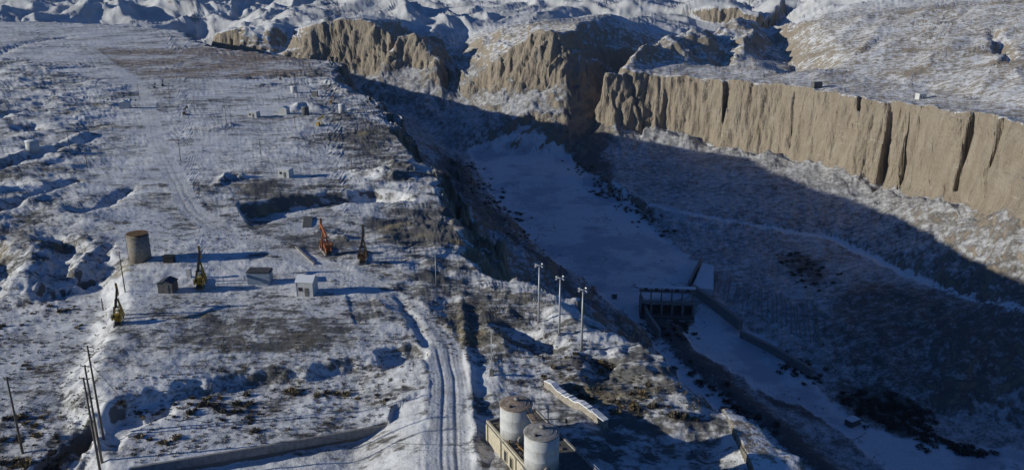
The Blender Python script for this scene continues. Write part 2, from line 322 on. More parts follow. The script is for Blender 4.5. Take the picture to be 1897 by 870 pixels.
def height(x, y, fine=True):
    """height of the land; with fine also the masks for its surface"""
    X, Y, st = warp(x, y, fine)
    h = tin_h(X, Y)
    r = np.hypot(x, y)
    dr, sr, side = line_d(x, y, rim2)
    left = side < 0
    plat = left & (h > -14)
    pl = (left*sst(-22, -5, h)).astype(np.float32)
    # badlands behind the mesas and far hills
    hm = sst(1085, 1230, r)*(~left)*sst(0, 90, dr) * sst(0.99, 0.5, np.abs(x)/np.maximum(y, 1)*0.5)
    hm = np.where((x > 260) & (r < 1300), hm*sst(1150, 1300, r), hm)
    wx_ = x + 40*gn(x/170, y/170, 60); wy_ = y + 40*gn(x/170, y/170, 61)
    big = 0.65*ridged(wx_/150+0.35*wy_/150, wy_/170, 4, 64, 0.46) + 0.35*ridged(wx_/420, wy_/420, 2, 67, 0.45)
    sm = ridged(wx_/88, wy_/88+0.4*wx_/88, 3, 70, 0.5)
    amp = 27 + 0.026*np.clip(r-1200, 0, 6000)
    h = h + hm*(amp*(big-0.42)*1.5 + 7*(sm-0.4))
    # talus rills, hillside rills
    selR = (x > 20) & (y < 1150) & (~left) & (r > 250)
    if selR.any():
        d, s, sd = line_d(x[selR], y[selR], ct2)
        tal = sst(0.1, 0.3, st[selR])*sst(1.4, 0.8, st[selR])
        rl = ridged(s/17 + 0.6*gn(x[selR]/40, y[selR]/40, 81), d/150, 3, 80)
        below = sd > 0
        rl2 = ridged((-0.61*x[selR]+0.79*y[selR])/44 + 0.35*gn(x[selR]/60, y[selR]/60, 82), (0.79*x[selR]+0.61*y[selR])/260, 3, 84)
        amp_ = np.where(h[selR] > CAM_H*0 - 34, 6.0*rl2*sst(20, 90, d), 2.2*rl*tal)
        cone = gn(s/33, s*0+1.5, 85) + 0.5*gn(s/13, s*0+6.5, 86)
        h[selR] += np.where(h[selR] < -112, 0, amp_*1.0 - 0.7) + np.where(below, 9.0*cone*np.exp(-((d-20)/12)**2), (2.6*gn(s/23, d/30, 87) + 1.2*gn(s/8, d/12, 88))*np.exp(-(d/12)**2))
    selK = (x > 80) & (y > 700) & (y < 1500) & (~left)
    if selK.any():
        xs, ys = x[selK], y[selK]
        kd = poly_sd(xs + 10*gn(xs/40, ys/40, 87), ys + 10*gn(xs/40, ys/40, 88), KNOBS)
        h[selK] += sst(18, -18, kd)*(17*(ridged((xs+0.5*ys)/58, (ys-0.4*xs)/75, 3, 86)-0.36))
        for P, dep, w in VALES:
            vd, vs_, _ = line_d(xs + 6*gn(xs/30, ys/30, 89), ys + 6*gn(xs/30, ys/30, 90), P); h[selK] -= dep*np.maximum(0, 1-vd/w)**1.3
    selM = (r > 780) & (r < 1130) & (~left) & (x < 110)
    if selM.any():
        tal = sst(0.2, 0.45, st[selM])*sst(1.3, 0.8, st[selM])
        h[selM] += tal*4.0*(ridged((x[selM]*0.9+y[selM]*0.45)/24 + 0.5*gn(x[selM]/40, y[selM]/40, 91), (y[selM]*0.9-x[selM]*0.45)/160, 3, 90)-0.5)
    out = {}
    bare = np.zeros_like(h); road = np.zeros_like(h); rough = np.zeros_like(h); river = np.zeros_like(h); field = np.zeros_like(h)
    # ---- plateau
    jx = gn(x/5.0, y/5.0, 40)+0.6*gn(x/1.9, y/1.9, 41); jy = gn(x/5.0, y/5.0, 43)+0.6*gn(x/1.9, y/1.9, 44)
    rdist, _, _ = line_d(x, y, ROAD)
    for si, (P, dep, ed, jag) in enumerate(SUNK):
        d_ = poly_sd(x, y, P)
        if si in (5, 6): dep = dep*sst(3, 17, rdist)
        near_ = d_ < 20
        dd = np.where(near_, d_ + jag*(jx + 1.2*gn(x/14, y/14, 45)), d_)
        h = h - dep*sst(ed, -ed, dd)*pl
    for P, dep, w in DITCH:
        m = (x > P[:, 0].min()-15) & (x < P[:, 0].max()+15) & (y > P[:, 1].min()-15) & (y < P[:, 1].max()+15)
        if m.any():
            d_, s_, _ = line_d(x[m] + 0.5*w*jx[m], y[m] + 0.5*w*jy[m], P)
            L = float(np.sum(np.hypot(*np.diff(P, axis=0).T)))
            h[m] -= dep*np.exp(-(d_/w)**2)*pl[m]*(0.75+0.5*gn(s_/9, s_*0, 46))
    hd = poly_sd(x, y, HUMMOCK); hk = sst(6, -15, hd)
    rimk = sst(55, 6, dr)*pl
    rg = np.clip(0.55 + 0.55*hk + 0.6*rimk + 0.5*gn(x/45, y/45, 50), 0.12, 1.6)
    d_, s_, sd_ = line_d(x + 0.8*gn(x/14, y/14, 47), y, ROAD); rw = 3.6
    road = sst(rw+0.5, rw-0.7, d_ + 0.35*jx)*pl
    t_, ts_, _ = line_d(x + 1.2*gn(x/20, y/20, 48), y, TRACK); road = np.maximum(road, sst(3.6, 2.4, t_+0.4*jx)*pl)
    rr_, rs_, _ = line_d(x, y, RROAD); rroad = sst(3.6, 2.0, rr_)*(h < -60)
    te_, tes_, _ = line_d(x, y, TERR); terr = sst(9, 6, te_ + 1.5*jx)*(h < -80)
    flat = np.maximum(road, 0)
    n1 = gn(x/38, y/38, 51)*0.9 + gn(x/13, y/13, 52)*0.55*rg
    n2 = gn(x/5.2, y/4.2, 53)*0.34*rg + gn(x/2.3, y/1.9, 54)*0.2*rg + gn(x/1.05, y/0.9, 55)*0.10*rg
    n3 = hk*(2.6*(ridged(x/34, y/24, 2, 56)-0.45) + 0.5*gn(x/9, y/7, 58)) + rimk*(1.1*(ridged(x/16, y/14, 3, 59)-0.5))
    far_k = sst(1500, 500, r)
    h = h + pl*(n1*0.8 + n2*far_k*(1-0.85*flat) + n3*(1-0.9*flat))
    # wheel ruts
    rut = np.exp(-((np.abs(d_+0.25*gn(s_/8, s_*0, 49))-1.0)/0.32)**2)
    h = h - 0.08*rut*road*sst(420, 250, r) + 0.06*pl*gn(d_/0.55, s_/22, 57)*sst(6.5, 3.0, d_)*sst(300, 200, r) + 0.22*pl*np.exp(-((d_-4.0)/0.9)**2)*(0.4+0.8*gn(x/4, y/4, 66))*sst(400, 200, r)
    river_d = np.minimum(poly_sd(x + 3*gn(x/25, y/25, 73), y + 3*gn(x/25, y/25, 74), RIVER_A), poly_sd(x + 3*gn(x/25, y/25, 75), y + 3*gn(x/25, y/25, 76), RIVER_B))
    river = sst(2.5, -2.5, river_d + 2.5*gn(x/9, y/9, 98) + 1.2*gn(x/3.5, y/3.5, 99))
    lv_, _, _ = line_d(x + 3*gn(x/20, y/20, 71), y, LEVEE); levee = np.exp(-(lv_/7)**2)*(h < -80); river = river*(1-sst(0.3, 0.7, levee)); terr = terr*(1-sst(0.3, 0.7, levee))
    canyon = (~plat) & ((h < -32) | ((h < -6) & (dr < 70) & (r < 1000) & (x < 80)))
    cn = canyon.astype(np.float32)
    h = h + cn*(1-river)*(1-0.85*terr)*(1-0.8*rroad)*(1.0*gn(x/17, y/17, 77) + 0.9*gn(x/6.5, y/6.5, 78)*sst(0.05, 0.4, st+0.12) + 0.5*gn(x/2.8, y/2.8, 79))
    h = np.where(river > 0, h*(1-river) + river*np.minimum(h, np.where(y > 440, -113.0-0.9, -121.5)*0 + tin_h(x, y)-0.8), h)
    h = h - 1.0*rroad + 2.6*levee
    # everything that is not plateau: general roughness growing with distance
    oth = (1-pl)*(1-cn)
    h = h + oth*(0.8*gn(x/19, y/19, 92)*(1-0.6*hm) + 0.22*gn(x/5.5, y/5.5, 93) + 0.14*gn(x/2.6, y/2.6, 94)*sst(1200, 700, r))
    if not fine: return h
    for P, b in GRAVEL:
        gd = poly_sd(x + 4*gn(x/12, y/12, 95), y + 4*gn(x/12, y/12, 96), P); bare = np.maximum(bare, b*sst(8, -8, gd)*pl)
    for P, b in GRAVEL_C:
        gd = poly_sd(x + 9*gn(x/25, y/25, 95), y + 9*gn(x/25, y/25, 96), P); bare = np.maximum(bare, b*sst(10, -10, gd)*cn)
    bare = np.maximum(bare, 0.55*levee*cn)
    for P, b, w in BANDS:
        bd, _, _ = line_d(x + 6*gn(x/22, y/22, 95), y + 6*gn(x/22, y/22, 96), P); bare = np.maximum(bare, b*sst(w, w*0.3, bd)*oth*sst(-0.5, 0.3, gn(x/40, y/40, 94)))
    fd = poly_sd(x + 3*gn(x/30, y/30, 97), y, FIELD); field = sst(5, -5, fd)*pl
    return h, dict(bare=bare, road=np.maximum(road, 0.0), rut=rut*road, river=river*cn, rough=rg*pl, plat=pl, canyon=cn, field=field, ravine=np.maximum(rroad, terr), steep=st, rimk=rimk, hills=hm)

# ------------------------------------------------------------------ the land as one fan of rows that are closest where the land is steep or near
NC, NR, KS = 1240, 900, 1600
th = np.radians(np.linspace(-47, 47, NC)); lr = np.linspace(math.log(70), math.log(7500), KS)
RR = np.exp(lr)
gx_ = (np.sin(th[::2])[:, None]*RR[None, :]).astype(np.float32); gy_ = (np.cos(th[::2])[:, None]*RR[None, :]).astype(np.float32)
hb = height(gx_.ravel(), gy_.ravel(), False).reshape(NC//2, KS)
psi = np.arctan2(hb - CAM_H, RR[None, :])
ds = np.abs(np.diff(psi, axis=1)) + 0.055*np.diff(lr)[None, :] + 0.25*np.abs(np.diff(hb, axis=1))/RR[None, 1:]
ds = np.repeat(ds, 2, axis=0)
k = 15; c_ = np.cumsum(np.pad(ds, ((k, k), (0, 0)), 'edge'), axis=0); ds = (c_[2*k:] - np.vstack([np.zeros((1, KS-1)), c_[:-2*k-1]])[:NC])[:NC]
cum = np.concatenate([np.zeros((NC, 1)), np.cumsum(ds, axis=1)], axis=1); cum /= cum[:, -1:]
tt = np.linspace(0, 1, NR)
R_ = np.stack([np.exp(np.interp(tt, cum[i], lr)) for i in range(NC)])
vx = (np.sin(th)[:, None]*R_).astype(np.float32).ravel(); vy = (np.cos(th)[:, None]*R_).astype(np.float32).ravel()
vz, M = height(vx, vy, True)
vz = vz.astype(np.float32)
# steep faces get ledges and pockets: the points move sideways, out of or into the face
V3 = np.stack([vx, vy, vz], 1).reshape(NC, NR, 3)
du = np.gradient(V3, axis=0); dv = np.gradient(V3, axis=1); nn = np.cross(du, dv); nn /= np.linalg.norm(nn, axis=2)[:, :, None]+1e-9
nn *= np.sign(nn[:, :, 2:3]+1e-9)
fn = nn[:, :, :2]; fn = fn/(np.linalg.norm(fn, axis=2)[:, :, None]+1e-6)
def box7(F):                           # smooth the push direction
    P_ = np.pad(F, ((3, 3), (3, 3), (0, 0)), 'edge')
    F = sum(P_[i:i+NC] for i in range(7)); return sum(F[:, i:i+NR] for i in range(7))
fn = box7(fn); fn = fn/(np.linalg.norm(fn, axis=2)[:, :, None]+1e-6)
ck_ = sst(0.85, 0.5, nn[:, :, 2])*sst(0.35, 0.8, M['steep'].reshape(NC, NR))
cx, cy, cz = V3[:, :, 0], V3[:, :, 1], V3[:, :, 2]
q_ = cx*0.8 - cy*0.62
dsp = 1.6*gn(q_/9, cz/26, 101) + 2.4*np.abs(gn(q_/13, cz/21, 106)) - 0.8 + 0.9*gn(q_/3.4, cz/12, 102) + 0.7*gn(q_/16, cz/4.5, 103)*sst(0.0, 0.5, gn(q_/60, cz/40, 105)) + 0.8*np.abs(gn(q_/2.1, cz/4.5, 104))
V3[:, :, :2] += (fn*(dsp*1.5*ck_*sst(140, 480, R_))[:, :, None])
vx, vy, vz = V3[:, :, 0].ravel(), V3[:, :, 1].ravel(), V3[:, :, 2].ravel()
_kg = 1.0

# where to stand things: the height of the land at any place
def ground(x, y):
    return float(height(np.array([x], np.float32), np.array([y], np.float32), False)[0])
# ------------------------------------------------------------------ materials
def mat(name):
    m = bpy.data.materials.new(name); m.use_nodes = True
    nt = m.node_tree; nt.nodes.clear()
    o = nt.nodes.new('ShaderNodeOutputMaterial'); b = nt.nodes.new('ShaderNodeBsdfPrincipled')
    nt.links.new(b.outputs[0], o.inputs[0]); b.inputs['Roughness'].default_value = 0.85
    b.inputs['Specular IOR Level'].default_value = 0.15
    return m, nt, b
class NT:
    def __init__(s, nt): s.nt = nt
    def n(s, t, **k):
        q = s.nt.nodes.new(t)
        for a, v in k.items(): setattr(q, a, v)
        return q
    def l(s, a, b): s.nt.links.new(a, b)
    def val(s, q, i, v):
        if hasattr(v, 'is_output') or isinstance(v, bpy.types.NodeSocket): s.l(v, q.inputs[i])
        else: q.inputs[i].default_value = v
    def math(s, op, a, b=0.0, c=None, clamp=False):
        q = s.n('ShaderNodeMath', operation=op); q.use_clamp = clamp
        s.val(q, 0, a); s.val(q, 1, b)
        if c is not None: s.val(q, 2, c)
        return q.outputs[0]
    def attr(s, name): return s.n('ShaderNodeAttribute', attribute_name=name).outputs['Fac']
    def pos(s, sc=(1, 1, 1)):
        g = s.n('ShaderNodeNewGeometry'); m = s.n('ShaderNodeMapping'); m.inputs['Scale'].default_value = sc
        s.l(g.outputs['Position'], m.inputs[0]); return m.outputs[0]
    def noise(s, vec, scale, det=3, rough=0.55):
        q = s.n('ShaderNodeTexNoise'); s.l(vec, q.inputs['Vector']); q.inputs['Scale'].default_value = scale
        q.inputs['Detail'].default_value = det; q.inputs['Roughness'].default_value = rough; return q.outputs[0]
    def ramp(s, f, a, b):
        q = s.n('ShaderNodeMapRange'); q.interpolation_type = 'SMOOTHSTEP'
        s.val(q, 0, f); s.val(q, 1, a); s.val(q, 2, b); return q.outputs[0]
    def mix(s, f, a, b):
        q = s.n('ShaderNodeMix', data_type='RGBA'); s.val(q, 0, f)
        for i, v in ((6, a), (7, b)):
            if isinstance(v, bpy.types.NodeSocket): s.l(v, q.inputs[i])
            else: q.inputs[i].default_value = (*v, 1)
        return q.outputs[2]
SNOW = (0.80, 0.81, 0.83)
def land_material():
    m, nt, b = mat('snow_and_earth'); N = NT(nt)
    p = N.pos(); ps = N.pos((1, 1, 0.25))
    pv = N.n('ShaderNodeMix', data_type='VECTOR'); N.l(N.attr('plat'), pv.inputs[0]); N.l(N.pos((1.3, 1.3, 0.5)), pv.inputs[4]); N.l(N.pos((0.55, 1.0, 0.6)), pv.inputs[5]); pw = pv.outputs[1]
    geo = N.n('ShaderNodeNewGeometry'); sx = N.n('ShaderNodeSeparateXYZ'); N.l(geo.outputs['Normal'], sx.inputs[0]); nz = sx.outputs[2]
    n_big = N.noise(p, 0.035, 4); n_mid = N.noise(pw, 0.16, 5, 0.6); n_fin = N.noise(p, 1.1, 4, 0.65); n_spk = N.noise(pw, 0.55, 3, 0.6)
    n_dot = N.noise(p, 2.6, 2, 0.5)
    # earth colours
    soil = N.mix(N.ramp(n_mid, 0.35, 0.65), (0.118, 0.116, 0.114), (0.185, 0.172, 0.155))
    loess = N.mix(N.ramp(N.noise(ps, 0.12, 4), 0.3, 0.7), (0.262, 0.219, 0.168), (0.328, 0.278, 0.217))
    loess = N.mix(N.math('MULTIPLY', N.ramp(N.noise(N.pos((1, 1, 0.06)), 0.5, 4, 0.6), 0.5, 0.8), 0.5), loess, (0.225, 0.182, 0.14))
    loess = N.mix(N.math('MULTIPLY', N.ramp(N.noise(p, 0.05, 4, 0.6), 0.52, 0.68), 0.5), loess, (0.36, 0.318, 0.262))
    loess = N.mix(N.math('MULTIPLY', N.ramp(N.noise(N.pos((0.12, 0.12, 1.0)), 0.55, 4, 0.65), 0.57, 0.66), 0.45), loess, (0.26, 0.20, 0.145))
    loess = N.mix(N.math('MULTIPLY', N.ramp(N.noise(N.pos((0.10, 0.10, 1.0)), 0.42, 5, 0.7), 0.63, 0.70), 0.55), loess, (0.56, 0.53, 0.50))
    grass = N.mix(N.ramp(n_spk, 0.4, 0.65), (0.20, 0.165, 0.105), (0.30, 0.25, 0.16))
    st = N.attr('steep')
    plat = N.attr('plat'); bare = N.attr('bare'); rough = N.attr('rough'); road = N.attr('road'); rut = N.attr('rut'); river = N.attr('river'); field = N.attr('field'); rav = N.attr('ravine'); cany = N.attr('canyon')
    n_str2 = N.noise(N.pos((0.25, 1.0, 1)), 0.35, 4, 0.6)
    earth = N.mix(plat, loess, soil)
    earth = N.mix(N.math('MULTIPLY', plat, N.ramp(N.noise(p, 0.045, 3), 0.56, 0.68)), earth, grass)
    earth = N.mix(field, earth, N.mix(N.ramp(n_str2, 0.4, 0.6), (0.17, 0.13, 0.10), (0.34, 0.27, 0.22)))
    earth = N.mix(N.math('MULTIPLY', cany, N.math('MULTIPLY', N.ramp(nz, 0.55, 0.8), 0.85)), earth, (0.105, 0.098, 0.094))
    # snow cover: lies on the flat, thin on rough ground, gone where it is steep
    v = N.math('MULTIPLY_ADD', N.math('SUBTRACT', n_mid, 0.5), 1.5, 0.5)
    v = N.math('MULTIPLY_ADD', N.math('SUBTRACT', n_spk, 0.5), 0.9, v)
    v = N.math('MULTIPLY_ADD', N.math('SUBTRACT', n_fin, 0.5), 0.55, v)
    v = N.math('MULTIPLY_ADD', N.math('SUBTRACT', n_big, 0.5), 0.6, v)
    pv2 = N.n('ShaderNodeMix', data_type='VECTOR'); N.l(N.attr('plat'), pv2.inputs[0]); N.l(N.pos((0.9, 0.9, 0.4)), pv2.inputs[4]); N.l(N.pos((0.4, 1.0, 0.6)), pv2.inputs[5])
    n_str = N.noise(pv2.outputs[1], 0.9, 4, 0.62)
    v = N.math('MULTIPLY_ADD', N.math('SUBTRACT', n_str, 0.5), N.math('MULTIPLY_ADD', river, -0.5, 0.8), v)
    base = N.math('MULTIPLY_ADD', plat, 0.20, 0.06)
    base = N.math('MULTIPLY_ADD', cany, -0.16, base)
    v = N.math('MULTIPLY_ADD', N.math('SUBTRACT', N.noise(p, 0.02, 2), 0.5), N.math('MULTIPLY', plat, 0.9), v)
    base = N.math('SUBTRACT', base, N.math('MULTIPLY', N.math('SUBTRACT', 1.0, N.math('MAXIMUM', plat, N.math('MAXIMUM', cany, N.attr('hills')))), 0.10))
    v = N.math('ADD', v, base)
    v = N.math('SUBTRACT', v, N.math('MULTIPLY', bare, 1.15))
    v = N.math('SUBTRACT', v, N.math('MULTIPLY', N.math('MULTIPLY', rough, plat), 0.16))
    v = N.math('ADD', v, N.math('MULTIPLY', river, 0.95))
    v = N.math('ADD', v, N.math('MULTIPLY', rav, 0.45))
    v = N.math('ADD', v, N.math('MULTIPLY', road, 0.20))
    v = N.math('SUBTRACT', v, N.math('MULTIPLY', field, -0.02))
    v = N.math('ADD', v, N.math('MULTIPLY', N.attr('hills'), 0.55))
    # slope
    sl = N.ramp(nz, 0.92, 0.55)
    v = N.math('SUBTRACT', v, N.math('MULTIPLY', sl, N.math('MULTIPLY_ADD', N.math('ADD', N.attr('hills'), N.math('MULTIPLY', plat, 1.1)), -0.5, 0.66)))
    v = N.math('SUBTRACT', v, N.math('MULTIPLY', N.ramp(nz, 0.62, 0.45), N.math('MULTIPLY_ADD', plat, -0.5, 1.2)))
    soft = N.math('MULTIPLY', cany, N.math('SUBTRACT', 1.0, N.math('MAXIMUM', river, rav)))
    snow = N.ramp(v, N.math('MULTIPLY_ADD', soft, -0.42, 0.30), N.math('MULTIPLY_ADD', soft, 0.38, 0.60))
    snowc = N.mix(N.ramp(n_dot, 0.3, 0.7), (0.72, 0.73, 0.75), SNOW)
    snowc = N.mix(N.math('MULTIPLY', N.ramp(n_spk, 0.42, 0.72), 0.4), snowc, (0.48, 0.47, 0.45))
    snowc = N.mix(N.math('MULTIPLY', N.math('MULTIPLY', plat, N.math('SUBTRACT', 1.0, N.math('MULTIPLY', road, 0.5))), N.math('MULTIPLY', N.ramp(v, 0.95, 0.45), 0.6)), snowc, (0.40, 0.395, 0.39))
    snowc = N.mix(N.math('MULTIPLY', N.attr('hills'), 0.85), snowc, N.mix(N.ramp(n_big, 0.35, 0.65), (0.44, 0.44, 0.44), (0.60, 0.60, 0.61)))
    ice = N.ramp(N.noise(N.pos((1, 1, 1)), 0.03, 5, 0.65), 0.46, 0.60)
    snowc = N.mix(N.math('MULTIPLY', river, N.math('MULTIPLY', ice, 0.7)), snowc, (0.40, 0.44, 0.50))
    crk = N.n('ShaderNodeTexVoronoi', feature='DISTANCE_TO_EDGE'); wv = N.n('ShaderNodeVectorMath', operation='ADD'); N.l(N.pos((0.022, 0.022, 0.0)), wv.inputs[0]); wn_ = N.n('ShaderNodeTexNoise'); N.l(p, wn_.inputs['Vector']); wn_.inputs['Scale'].default_value = 0.06; wn_.inputs['Detail'].default_value = 4
    ws = N.n('ShaderNodeVectorMath', operation='SCALE'); N.l(wn_.outputs['Color'], ws.inputs[0]); ws.inputs['Scale'].default_value = 1.1; N.l(ws.outputs[0], wv.inputs[1]); N.l(wv.outputs[0], crk.inputs['Vector']); crk.inputs['Scale'].default_value = 1.0
    snowc = N.mix(N.math('MULTIPLY', river, N.math('MULTIPLY', N.ramp(crk.outputs[0], 0.016, 0.0), N.ramp(n_big, 0.45, 0.6))), snowc, (0.16, 0.17, 0.19))
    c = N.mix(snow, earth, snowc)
    c = N.mix(N.math('MULTIPLY', rut, N.math('MULTIPLY', N.ramp(n_spk, 0.35, 0.6), 0.7)), c, (0.40, 0.39, 0.38))
    c = N.mix(N.math('MULTIPLY', road, N.math('MULTIPLY', N.ramp(n_mid, 0.42, 0.66), 0.6)), c, (0.34, 0.33, 0.32))
    # twigs and clods that stick out of the snow
    tw = N.math('MULTIPLY', N.math('MULTIPLY', N.ramp(n_dot, 0.60, 0.68), N.ramp(n_mid, 0.62, 0.45)), N.math('MULTIPLY', plat, N.ramp(rough, 0.2, 0.7)))
    c = N.mix(N.math('MULTIPLY', tw, 0.8), c, (0.11, 0.09, 0.065))
    N.l(c, b.inputs['Base Color'])
    bp = N.n('ShaderNodeBump'); bp.inputs['Strength'].default_value = 0.7; bp.inputs['Distance'].default_value = 0.24
    crag = N.n('ShaderNodeBump'); crag.inputs['Strength'].default_value = 0.9; crag.inputs['Distance'].default_value = 3.6
    ch = N.math('ADD', N.noise(N.pos((1, 1, 0.22)), 0.42, 5, 0.62), N.math('MULTIPLY', N.noise(N.pos((0.25, 0.25, 1)), 0.5, 3, 0.6), 0.35))
    N.l(N.math('MULTIPLY', ch, N.math('MULTIPLY', N.ramp(nz, 0.8, 0.5), N.math('SUBTRACT', 1.0, plat))), crag.inputs['Height']); N.l(crag.outputs[0], bp.inputs['Normal'])
    hgt = N.math('ADD', N.math('MULTIPLY', n_fin, N.math('MULTIPLY_ADD', river, -0.85, 1.0)), N.math('MULTIPLY', snow, 0.25))
    N.l(hgt, bp.inputs['Height']); N.l(bp.outputs[0], b.inputs['Normal'])
    b.inputs['Roughness'].default_value = 0.8
    return m
LAND = land_material()

# ------------------------------------------------------------------ the setting: land cut into plateau, road, canyon, river, hills
ii = np.arange(NC-1)[:, None]; jj = np.arange(NR-1)[None, :]
a_ = (ii*NR + jj).ravel()
quads = np.stack([a_, a_+1, a_+NR+1, a_+NR], 1)
quads = quads[:, ::-1]
def fm(k): return M[k][quads].mean(1)
f_road = fm('road') > 0.5; f_plat = fm('plat') > 0.5; f_river = fm('river') > 0.5; f_can = fm('canyon') > 0.5; f_rr = fm('ravine') > 0.5
cls = np.full(len(quads), 4)
cls[f_can] = 2; cls[f_can & f_rr] = 5; cls[f_can & f_river] = 3; cls[f_plat] = 0; cls[f_plat & f_road] = 1
verts = np.stack([vx, vy, vz], 1)
def land(name, sel, label=None):
    q = quads[sel]
    used, inv = np.unique(q, return_inverse=True); q = inv.reshape(q.shape)
    me = bpy.data.meshes.new(name); nv = len(used); nf = len(q)
    me.vertices.add(nv); me.vertices.foreach_set('co', verts[used].ravel())
    me.loops.add(nf*4); me.loops.foreach_set('vertex_index', q.ravel().astype(np.int32))
    me.polygons.add(nf); me.polygons.foreach_set('loop_start', np.arange(nf, dtype=np.int32)*4)
    me.polygons.foreach_set('use_smooth', np.ones(nf, bool))
    me.update(calc_edges=True)
    for k in ('bare', 'road', 'rut', 'river', 'rough', 'plat', 'field', 'ravine', 'steep', 'hills', 'canyon'):
        at = me.attributes.new(k, 'FLOAT', 'POINT'); at.data.foreach_set('value', M[k][used].astype(np.float32))
    me.materials.append(LAND)
    o = bpy.data.objects.new(name, me); col.objects.link(o); o['kind'] = 'structure'
    if label: o['label'] = label
    return o
for name, c in (('plateau_ground', 0), ('dirt_road', 1), ('canyon', 2), ('frozen_river', 3), ('hills', 4), ('canyon_track', 5)):
    land(name, cls == c)
# ------------------------------------------------------------------ standing on the land
Rg = R_; Zg = vz.reshape(NC, NR)
Xg = vx.reshape(NC, NR); Yg = vy.reshape(NC, NR)
def gz(x, y):
    t = math.atan2(x, y); f = (t-th[0])/(th[1]-th[0]); i = min(max(int(f), 0), NC-2); f -= i; r = math.hypot(x, y)
    return float((1-f)*np.interp(r, Rg[i], Zg[i]) + f*np.interp(r, Rg[i+1], Zg[i+1]))
def stand(px, py, z0=0.0):
    z = z0
    for _ in range(6):
        p = at_z(px, py, z); z = 0.5*z + 0.5*gz(p[0], p[1])
    p = at_z(px, py, z); return Vector((p[0], p[1], gz(p[0], p[1])))
def tall(base, py):
    """height of an upright whose top shows at photo row py"""
    v = (435.0-py)/FOC; k = (-SP+v*CP)/(CP+v*SP); return CAM_H + base.y*k - base.z

def omat(name, c, var=0.18, rough=0.7, metal=0.0, scale=1.5, dirt=None):
    m, nt, b = mat(name); N = NT(nt)
    tc = N.n('ShaderNodeTexCoord').outputs['Object']
    n = N.noise(tc, scale, 4, 0.6)
    lo = tuple(x*(1-var) for x in c); hi = tuple(min(1, x*(1+var)) for x in c)
    cc = N.mix(N.ramp(n, 0.3, 0.7), lo, hi)
    if dirt:
        mp = N.n('ShaderNodeMapping'); mp.inputs['Scale'].default_value = (1.0, 1.0, 0.25); N.l(tc, mp.inputs[0])
        cc = N.mix(N.math('MULTIPLY', N.ramp(N.noise(mp.outputs[0], 1.8, 4, 0.65), 0.5, 0.72), 0.7), cc, dirt)
    N.l(cc, b.inputs['Base Color']); b.inputs['Roughness'].default_value = rough; b.inputs['Metallic'].default_value = metal
    return m
MT = dict(
    white=omat('white_paint', (0.52, 0.52, 0.51), 0.08, 0.5, dirt=(0.36, 0.32, 0.27)),
    cream=omat('cream_render', (0.46, 0.41, 0.31), 0.12, 0.9, dirt=(0.33, 0.28, 0.21)),
    conc=omat('concrete', (0.27, 0.26, 0.25), 0.2, 0.9, dirt=(0.16, 0.15, 0.14)),
    dconc=omat('dark_concrete', (0.13, 0.125, 0.12), 0.25, 0.9),
    snow=omat('lying_snow', (0.78, 0.79, 0.81), 0.06, 0.8),
    yellow=omat('yellow_paint', (0.46, 0.30, 0.045), 0.2, 0.5, dirt=(0.16, 0.11, 0.05)),
    orange=omat('orange_paint', (0.34, 0.115, 0.05), 0.2, 0.5, dirt=(0.2, 0.09, 0.05)),
    brown=omat('rusty_brown_paint', (0.20, 0.12, 0.055), 0.25, 0.7, dirt=(0.1, 0.06, 0.04)),
    black=omat('black_steel', (0.035, 0.034, 0.034), 0.2, 0.6),
    steel=omat('galvanised_steel', (0.40, 0.41, 0.42), 0.12, 0.45, 0.3),
    wood=omat('weathered_wood', (0.16, 0.135, 0.11), 0.25, 0.9),
    rust=omat('rusty_roof', (0.33, 0.255, 0.20), 0.3, 0.9, scale=0.9, dirt=(0.13, 0.10, 0.085)),
    tanroof=omat('grey_tank_roof', (0.36, 0.335, 0.305), 0.3, 0.8, scale=0.9, dirt=(0.16, 0.14, 0.12)),
    blue=omat('blue_grey_sheet', (0.22, 0.27, 0.33), 0.1, 0.5),
    droof=omat('dark_sheet_roof', (0.07, 0.075, 0.09), 0.2, 0.6),
    tank=omat('stained_concrete_tank', (0.25, 0.225, 0.185), 0.2, 0.85, dirt=(0.15, 0.13, 0.10)),
    stone=omat('rubble_stone', (0.30, 0.27, 0.23), 0.3, 0.9, scale=2.5),
    glass=omat('dark_window', (0.03, 0.035, 0.04), 0.1, 0.2),
    twig=omat('dry_twigs', (0.13, 0.112, 0.085), 0.3, 0.9),
    grassy=omat('dry_grass', (0.26, 0.20, 0.115), 0.3, 0.9),
    thick=omat('bare_thicket', (0.10, 0.085, 0.07), 0.3, 0.95),
)
